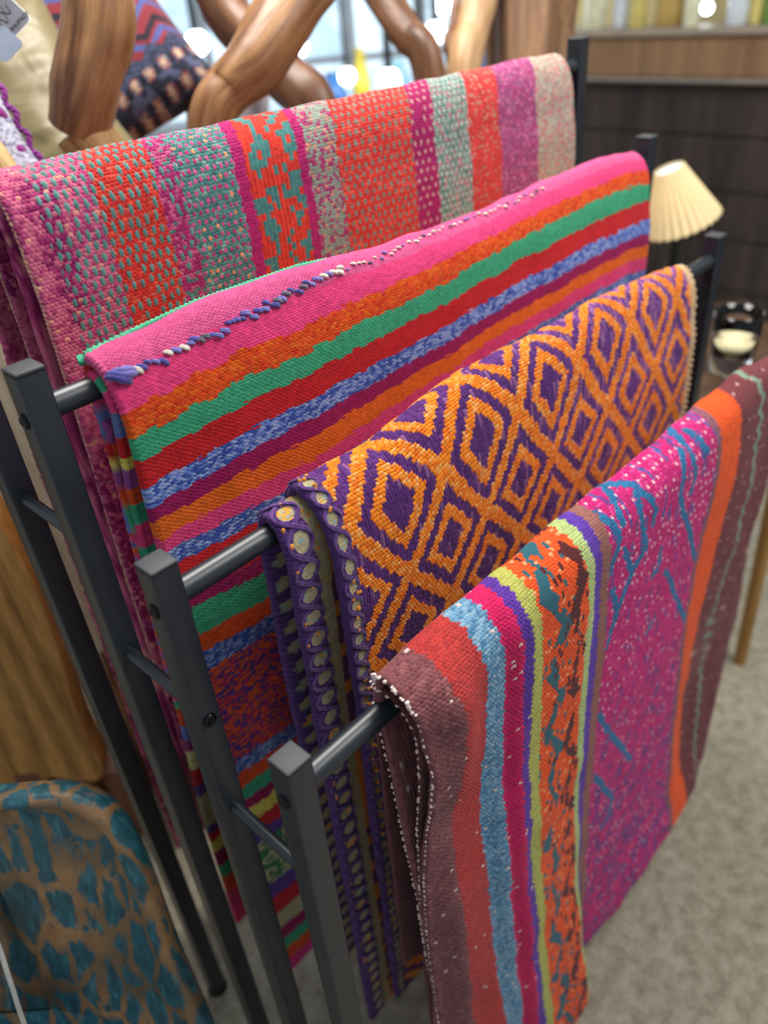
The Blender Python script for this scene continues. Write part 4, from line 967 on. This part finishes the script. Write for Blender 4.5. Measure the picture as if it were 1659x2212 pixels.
me2 = bpy.data.meshes.new('backrest'); vv = [tuple(v) for v in V]; ff = [tuple(f) for f in F]; ff.append(tuple(range((nr - 1) * k, nr * k))); ff.append(tuple(range(k - 1, -1, -1)))
me2.from_pydata(vv, [], ff); me2.update()
for p in me2.polygons: p.use_smooth = True
link('backrest', me2, M_tq, chair)
bm = bmesh.new(); sc_ = cP0 + cr * -.17 + cu * -.46 + np.array([-.13, -.13, -.03]); box(bm, sc_, (.30, .34, .045), Matrix.Rotation(-math.pi / 4, 3, 'Z'), .02, 4); bm_obj('seat', bm, M_tq, chair, True)
for a, d in ((-.13, -.13), (.13, -.13), (-.13, .12), (.13, .12)):
    lx, ly = sc_[0] + AL[0] * a + DEP[0] * d, sc_[1] + AL[1] * a + DEP[1] * d
    V, F, wv = tube([(lx, ly, 0), (lx, ly, .2), (lx, ly, sc_[2] - .015)], [.016, .019, .022], 16); link('leg', mesh_mixed('leg', V, F, None, wv), M_tq, chair)
P = spline([(-.243, -.142, .842), (-.236, -.146, .80), (-.234, -.160, .76), (-.246, -.18, .70), (-.262, -.195, .60), (-.262, -.2, .47)], 60); P = P + np.array([-.030, .030, .0])
V, F, wv = tube(P, .0032, 10); o = link('white_cord', mesh_mixed('white_cord', V, F), plain('white_cord_plastic', (196, 194, 188), .5)); tag(o, 'white cord hanging over the back of the turquoise chair', 'cord')

# ------------------------------------------------------------------ table with lamp and glass beyond the rack
tb = empty('side_table', (1.70, -.15, 0)); tag(tb, 'side table with dark top and honey wood legs, carrying the lamp and glass', 'table')
M_tb = wood('side_table_wood', (112, 76, 32), (162, 116, 54), (190, 146, 84), .5, .5, False)
TZ = .868
bm = bmesh.new(); box(bm, (1.685, -.15, TZ - .015), (.62, .40, .03), Matrix.Rotation(math.radians(38), 3, 'Z'), .008, 3); bm_obj('tabletop', bm, wood('dark_walnut_top', (40, 28, 20), (70, 50, 36), (100, 74, 54), .5, .4, False), tb, True)
Rz = Matrix.Rotation(math.radians(38), 3, 'Z')
for a, b in ((-.27, -.14), (.27, -.14), (-.27, .14), (.27, .14)):
    q = Rz @ Vector((a, b, 0)); q2 = Rz @ Vector((a * 1.05, b * 1.15, 0)); x, y = 1.685 + q.x, -.15 + q.y; x2, y2 = 1.685 + q2.x, -.15 + q2.y
    V, F, wv = tube([(x2, y2, 0), (x, y, TZ - .03)], [.017, .021], 14); link('leg', mesh_mixed('leg', V, F, None, wv), M_tb, tb)
lamp = empty('table_lamp', (1.79, .012, TZ)); tag(lamp, 'table lamp with a cream pleated shade on a dark bottle base', 'lamp')
def shade():
    nseg = 240; th = np.linspace(0, 2 * np.pi, nseg, endpoint=False); pl = (.5 + .5 * np.cos(th * 26)) ** .8
    V = []; prof = [(0, .035), (.02, .0365), (.5, .0645), (.98, .0935), (1, .095)]
    top, bot = np.array([1.758, .043, 1.270]), np.array([1.795, .004, 1.131])
    up = top - bot; Lh = np.linalg.norm(up); up /= Lh; e1 = np.cross(up, [0, 0, 1.0]); e1 /= np.linalg.norm(e1); e2 = np.cross(up, e1)
    for t, r in prof:
        rr = r * (1 + .09 * (pl - .5))
        V.append(top - up * Lh * t + rr[:, None] * (np.cos(th)[:, None] * e1 + np.sin(th)[:, None] * e2))
    for t, r in prof[::-1]:
        rr = (r - .0015) * (1 + .09 * (pl - .5))
        V.append(top - up * Lh * t + rr[:, None] * (np.cos(th)[:, None] * e1 + np.sin(th)[:, None] * e2))
    V = np.array(V).reshape(-1, 3); F = grid_faces(10, nseg, True)
    F = np.concatenate([F, np.stack([9 * nseg + np.arange(nseg), np.arange(nseg), (np.arange(nseg) + 1) % nseg, 9 * nseg + (np.arange(nseg) + 1) % nseg], -1)])
    return V, F, top, bot, up
V, F, top, bot, upv = shade()
m, nt, b = mat('pleated_cream_fabric'); b.inputs['Base Color'].default_value = tuple(lin((236, 208, 150))) + (1,); b.inputs['Roughness'].default_value = .8
n_ = noise(nt, 300, 3, vec=objco(nt)); r_ = ramp(nt, n_.outputs[0], [(.3, (232, 212, 166)), (.7, (246, 230, 188))]); nt.links.new(r_.outputs[0], b.inputs['Base Color'])
b.inputs['Transmission Weight'].default_value = 0.0; b.inputs['Subsurface Weight'].default_value = 0.0
tl = nt.nodes.new('ShaderNodeBsdfTranslucent'); nt.links.new(r_.outputs[0], tl.inputs[0]); mxs = nt.nodes.new('ShaderNodeMixShader'); mxs.inputs[0].default_value = .3
nt.links.new(b.outputs[0], mxs.inputs[1]); nt.links.new(tl.outputs[0], mxs.inputs[2]); nt.links.new(mxs.outputs[0], nt.nodes['Material Output'].inputs[0])
link('lamp_shade', np_mesh('lamp_shade', V, F[:, ::-1]), m, lamp)
n = 40; th = np.linspace(0, 2 * np.pi, n, endpoint=False); V = []
e1 = np.cross(upv, [0, 0, 1.0]); e1 /= np.linalg.norm(e1); e2 = np.cross(upv, e1)
V = np.concatenate([[top - upv * .004], top - upv * .004 + (.034) * (np.cos(th)[:, None] * e1 + np.sin(th)[:, None] * e2), [top - upv * .007], top - upv * .007 + (.034) * (np.cos(th)[:, None] * e1 + np.sin(th)[:, None] * e2)])
c = np.arange(n); c2 = (c + 1) % n
F = np.concatenate([np.stack([np.zeros(n, int), 1 + c, 1 + c2, 1 + c2], -1), np.stack([np.full(n, n + 1), n + 2 + c2, n + 2 + c, n + 2 + c], -1), np.stack([1 + c, n + 2 + c, n + 2 + c2, 1 + c2], -1)])
link('shade_diffuser', mesh_mixed('shade_diffuser', V, F, smooth=False), plain('frosted_white_diffuser', (224, 232, 240), .5, var=.01), lamp)
M_bottle = plain('dark_green_bottle_glass', (30, 36, 16), .08, var=.1)
prof = [(0, .036), (.004, .040), (.09, .040), (.125, .034), (.15, .018), (.165, .0145), (.25, .0135)]
bz = 1.776 - 0.0; V, F, wv = tube([(1.790, .012, TZ + .0005 + z) for z, r in prof], [r for z, r in prof], 32); link('lamp_base', mesh_mixed('lamp_base', V, F), M_bottle, lamp)
bld = bpy.data.lights.new('lamp_bulb_light', 'POINT'); bld.energy = .18; bld.color = (1, .86, .66); bld.shadow_soft_size = .02
blo = bpy.data.objects.new('lamp_bulb_light', bld); COL.objects.link(blo); blo.location = tuple(bot + upv * .065)
# glass
def glassmat():
    m, nt, b = mat('clear_glass'); b.inputs['Transmission Weight'].default_value = 1.0; b.inputs['Roughness'].default_value = .02; b.inputs['IOR'].default_value = 1.45; b.inputs['Base Color'].default_value = (.97, .98, .98, 1)
    n = noise(nt, 40, 2, vec=objco(nt)); bump(nt, b, n.outputs[0], .02, .0005); return m
gl = empty('candle_glass', (1.565, -.262, TZ)); tag(gl, 'clear glass tumbler half filled with pale wax, on the side table', 'glass')
gx, gy = 1.565, -.262
out = [(0, .040), (.003, .046), (.10, .054), (.150, .055)]; inn = [(.150, .0535), (.10, .0522), (.048, .0486), (.045, .0)]
pr = out + inn; n = 48; th = np.linspace(0, 2 * np.pi, n, endpoint=False); V = np.array([[(gx + r * math.cos(t), gy + r * math.sin(t), TZ + .0005 + z) for t in th] for z, r in [(0, .0005)] + pr[:-1] + [(.045, .0005)]]).reshape(-1, 3)
link('glass_wall', np_mesh('glass_wall', V, grid_faces(len(pr) + 1, n, True)[:, ::-1]), glassmat(), gl)
V, F, wv = tube([(gx, gy, TZ + .0490), (gx, gy, TZ + .050), (gx, gy, TZ + .070), (gx, gy, TZ + .071)], [.0460, .0473, .0490, .0480], 40); link('wax', mesh_mixed('wax', V, F), plain('pale_yellow_wax', (232, 222, 178), .4, var=.03), gl)

# ------------------------------------------------------------------ things on the partition ledge and by the far wall
M_jar = [plain('jar_' + nm, c, .25, var=.08, scale=14) for nm, c in (('yellow', (214, 200, 120)), ('pale', (226, 226, 196)), ('amber', (186, 158, 92)), ('white', (214, 224, 234)), ('green', (110, 148, 70)))]
M_lid = plain('jar_lid_grey', (120, 124, 138), .4)
def jar(py, r, h, mi, label, depth=.0):
    c = np.array([3.40 + depth, py]); z = 1.4545
    e = empty('jar', (c[0], c[1], z)); tag(e, label, 'jar', 'jars and bottles on the ledge')
    prof = [(0, r * .92), (.006, r), (h * .86, r), (h * .93, r * .8), (h, r * .72)]
    V, F, wv = tube([(c[0], c[1], z + a) for a, q in prof], [q for a, q in prof], 28); link('body', mesh_mixed('body', V, F), M_jar[mi], e)
    V, F, wv = tube([(c[0], c[1], z + h), (c[0], c[1], z + h + .02)], [r * .78, r * .78], 28); link('lid', mesh_mixed('lid', V, F), M_lid, e)
for a_, r_, h_, mi_, lb_, dp_ in ((1.225, .048, .24, 1, 'pale jar at the left end of the ledge, beside the trunk', 0), (1.118, .034, .22, 3, 'slim white bottle second from the trunk on the ledge', .03), (1.023, .036, .25, 0, 'slim yellow bottle third from the trunk on the ledge', 0), (.885, .060, .26, 2, 'wide amber jar in the middle of the ledge', .02), (.78, .034, .25, 1, 'pale bottle right of the wide amber jar', 0), (.591, .040, .25, 3, 'bluish white bottle right of the small round glow on the ledge', 0), (.52, .026, .24, 0, 'thin yellow bottle between the white bottle and the green jar', .02), (.455, .032, .24, 4, 'green jar at the right end of the ledge', 0)):
    jar(a_, r_, h_, mi_, lb_, dp_)
bm = bmesh.new(); box(bm, (4.6, -.2, 1.5), (.06, 4.6, 3.0)); tag(bm_obj('wall_right.006', bm, plain('warm_beige_plaster', (198, 178, 126), .9, var=.12, scale=3)), kind='structure')

M_bulb, nt, b = mat('glowing_bulb_glass'); b.inputs['Emission Color'].default_value = (.86, .95, 1, 1); b.inputs['Emission Strength'].default_value = 9.0
M_sock = plain('bulb_socket', (60, 60, 62), .5)
def bulb(p, r, label):
    e = empty('light_bulb', p); tag(e, label, 'light bulb', 'glowing bulbs in the far part of the shop')
    V, F = ball(p, r, 24, 16); link('globe', np_mesh('globe', V, F), M_bulb, e)
    V, F, wv = tube([(p[0], p[1], p[2] + r * .9), (p[0], p[1], p[2] + r * 1.5), (p[0], p[1], 3.0)], [r * .4, r * .4, .006], 12); link('pendant_cord', mesh_mixed('pendant_cord', V, F), M_sock, e)
for p_, r_, lb_ in (((4.018, 3.915, 1.348), .062, 'glowing globe bulb seen beside the bent polished limb'), ((4.337, 3.365, 1.102), .078, 'largest glowing globe bulb, low above the far blanket'), ((4.47, 3.20, 1.04), .052, 'glowing globe bulb just right of the largest one'), ((4.714, 3.242, 1.36), .068, 'glowing globe bulb beside the pale limb'), ((3.55, 4.45, 1.42), .075, 'glowing globe bulb between the kilim cushion and the bent limb')):
    bulb(p_, r_, lb_)
for p_, lb_ in (((4.233, 3.672, 1.139), 'glowing globe bulb left of the largest one'), ((4.933, 3.339, 1.508), 'highest glowing globe bulb, above the pale limb')):
    bulb(p_, .055, lb_)
bulb((3.55, .786, 1.508), .024, 'small round glowing bulb above the ledge of bottles')
# shop window in the far wall
wc = np.array([5.1, 4.9]) - DEP * .06
def sky_mat():
    m, nt, b = mat('daylight_outside'); n = noise(nt, 1.6, 3, .6, vec=objco(nt)); r = ramp(nt, n.outputs[0], [(.30, (116, 146, 150)), (.45, (170, 200, 220)), (.6, (214, 236, 250)), (.75, (236, 240, 226))])
    nt.links.new(r.outputs[0], b.inputs['Emission Color']); b.inputs['Emission Strength'].default_value = 1.35; b.inputs['Base Color'].default_value = (0, 0, 0, 1); return m
o = view_box('window_1', (wc[0], wc[1], 1.22), (4.3, .02, 2.3), AL, sky_mat()); tag(o, kind='structure')
M_fr = plain('window_frame_paint', (186, 184, 188), .5)
for k in range(8):
    c = wc - DEP * .03 + AL * (-2.15 + 4.3 * k / 7); o = view_box('trim_%d' % (4 + k), (c[0], c[1], 1.22), (.06, .05, 2.3), AL, M_fr); tag(o, kind='structure')
o = view_box('trim_12', (wc[0] - DEP[0] * .03, wc[1] - DEP[1] * .03, 1.15), (4.3, .04, .05), AL, M_fr); tag(o, kind='structure')
# console with vases
cc = np.array([-.256, -.879]) + DEP * 6.6
con = empty('console_table', (cc[0], cc[1], 0)); tag(con, 'long white console table with vases in front of the far window', 'table')
M_cons = plain('white_painted_wood', (190, 192, 200), .5, var=.03, scale=8)
view_box('tabletop', (cc[0], cc[1], .87), (3.4, .45, .05), AL, M_cons, con)
for a in (-1.6, -.5, .5, 1.6):
    for d in (-.18, .18):
        q = cc + AL * a + DEP * d; view_box('leg', (q[0], q[1], .4225), (.05, .05, .845), AL, M_cons, con)
view_box('lower_shelf', (cc[0], cc[1], .45), (3.2, .42, .04), AL, M_cons, con)
VC = [((64, 120, 186), 'blue'), ((226, 232, 240), 'white'), ((232, 206, 70), 'yellow'), ((120, 176, 214), 'pale blue'), ((196, 178, 150), 'beige'), ((150, 200, 220), 'sky blue')]
VM = [plain('vase_glaze_' + nm.replace(' ', '_'), c, .2, var=.05) for c, nm in VC]
for k, (a, mi, h, r, lb) in enumerate([(-1.05, 4, .34, .10, 'beige vase at the left end of the far console table'), (-.72, 1, .40, .09, 'tall white vase second from the left on the far console table'), (-.44, 3, .30, .11, 'pale blue vase left of the blue vase on the far console table'), (-.16, 0, .26, .12, 'deep blue vase in the middle of the far console table'), (.06, 2, .40, .07, 'slim yellow vase on the far console table'), (.32, 5, .30, .12, 'sky blue vase right of the yellow vase on the far console table'), (.66, 1, .24, .11, 'low white vase on the far console table'), (.98, 0, .30, .10, 'blue vase at the right end of the far console table')]):
    q = cc + AL * a; prof = [(0, r * .6), (.01, r * .66), (h * .4, r), (h * .75, r * .6), (h * .92, r * .42), (h, r * .55)]
    V, F, wv = tube([(q[0], q[1], .8955 + z) for z, rr in prof], [rr for z, rr in prof], 28); o = link('vase', mesh_mixed('vase', V, F), VM[mi]); tag(o, lb, 'vase', 'vases on the far console table')
# potted plant by the window
pq = np.array([-.256, -.879]) + DEP * 7.3 + AL * .92
pl = empty('potted_plant', (pq[0], pq[1], 0)); tag(pl, 'leafy green potted plant in front of the far window', 'plant')
V, F, wv = tube([(pq[0], pq[1], z) for z in (0, .02, .42, .45)], [.14, .15, .19, .19], 28); link('pot', mesh_mixed('pot', V, F), plain('terracotta_pot', (170, 110, 80), .7), pl)
V, F, wv = tube([(pq[0], pq[1], .44), (pq[0] + .02, pq[1], 1.0), (pq[0], pq[1] + .02, 1.7)], [.02, .016, .01], 10); link('stem', mesh_mixed('stem', V, F), M_teakd, pl)
parts = []
for k in range(150):
    t = random.uniform(0, 6.28); e_ = random.uniform(-.3, 1.0); L_ = random.uniform(.10, .19); b0 = np.array([pq[0] + random.gauss(0, .10), pq[1] + random.gauss(0, .10), random.uniform(1.25, 1.95)])
    dr = np.array([math.cos(t) * math.cos(e_), math.sin(t) * math.cos(e_), math.sin(e_)]); sd = np.cross(dr, [0, 0, 1.0]); sd /= np.linalg.norm(sd) + 1e-9
    tt = np.linspace(0, 1, 7)[:, None]; wd = .035 * np.sin(np.pi * tt ** .8) + .001; mid = b0 + dr * L_ * tt - np.array([0, 0, .06]) * tt ** 2
    parts.append((np.stack([mid - sd * wd, mid + np.array([0, 0, .004]), mid + sd * wd], 1).reshape(-1, 3), grid_faces(7, 3)))
V, F, _ = join(parts); o = link('foliage', np_mesh('foliage', V, F), plain('leaf_green', (58, 112, 58), .5, var=.25, scale=20), pl); tag(o, kind='stuff')
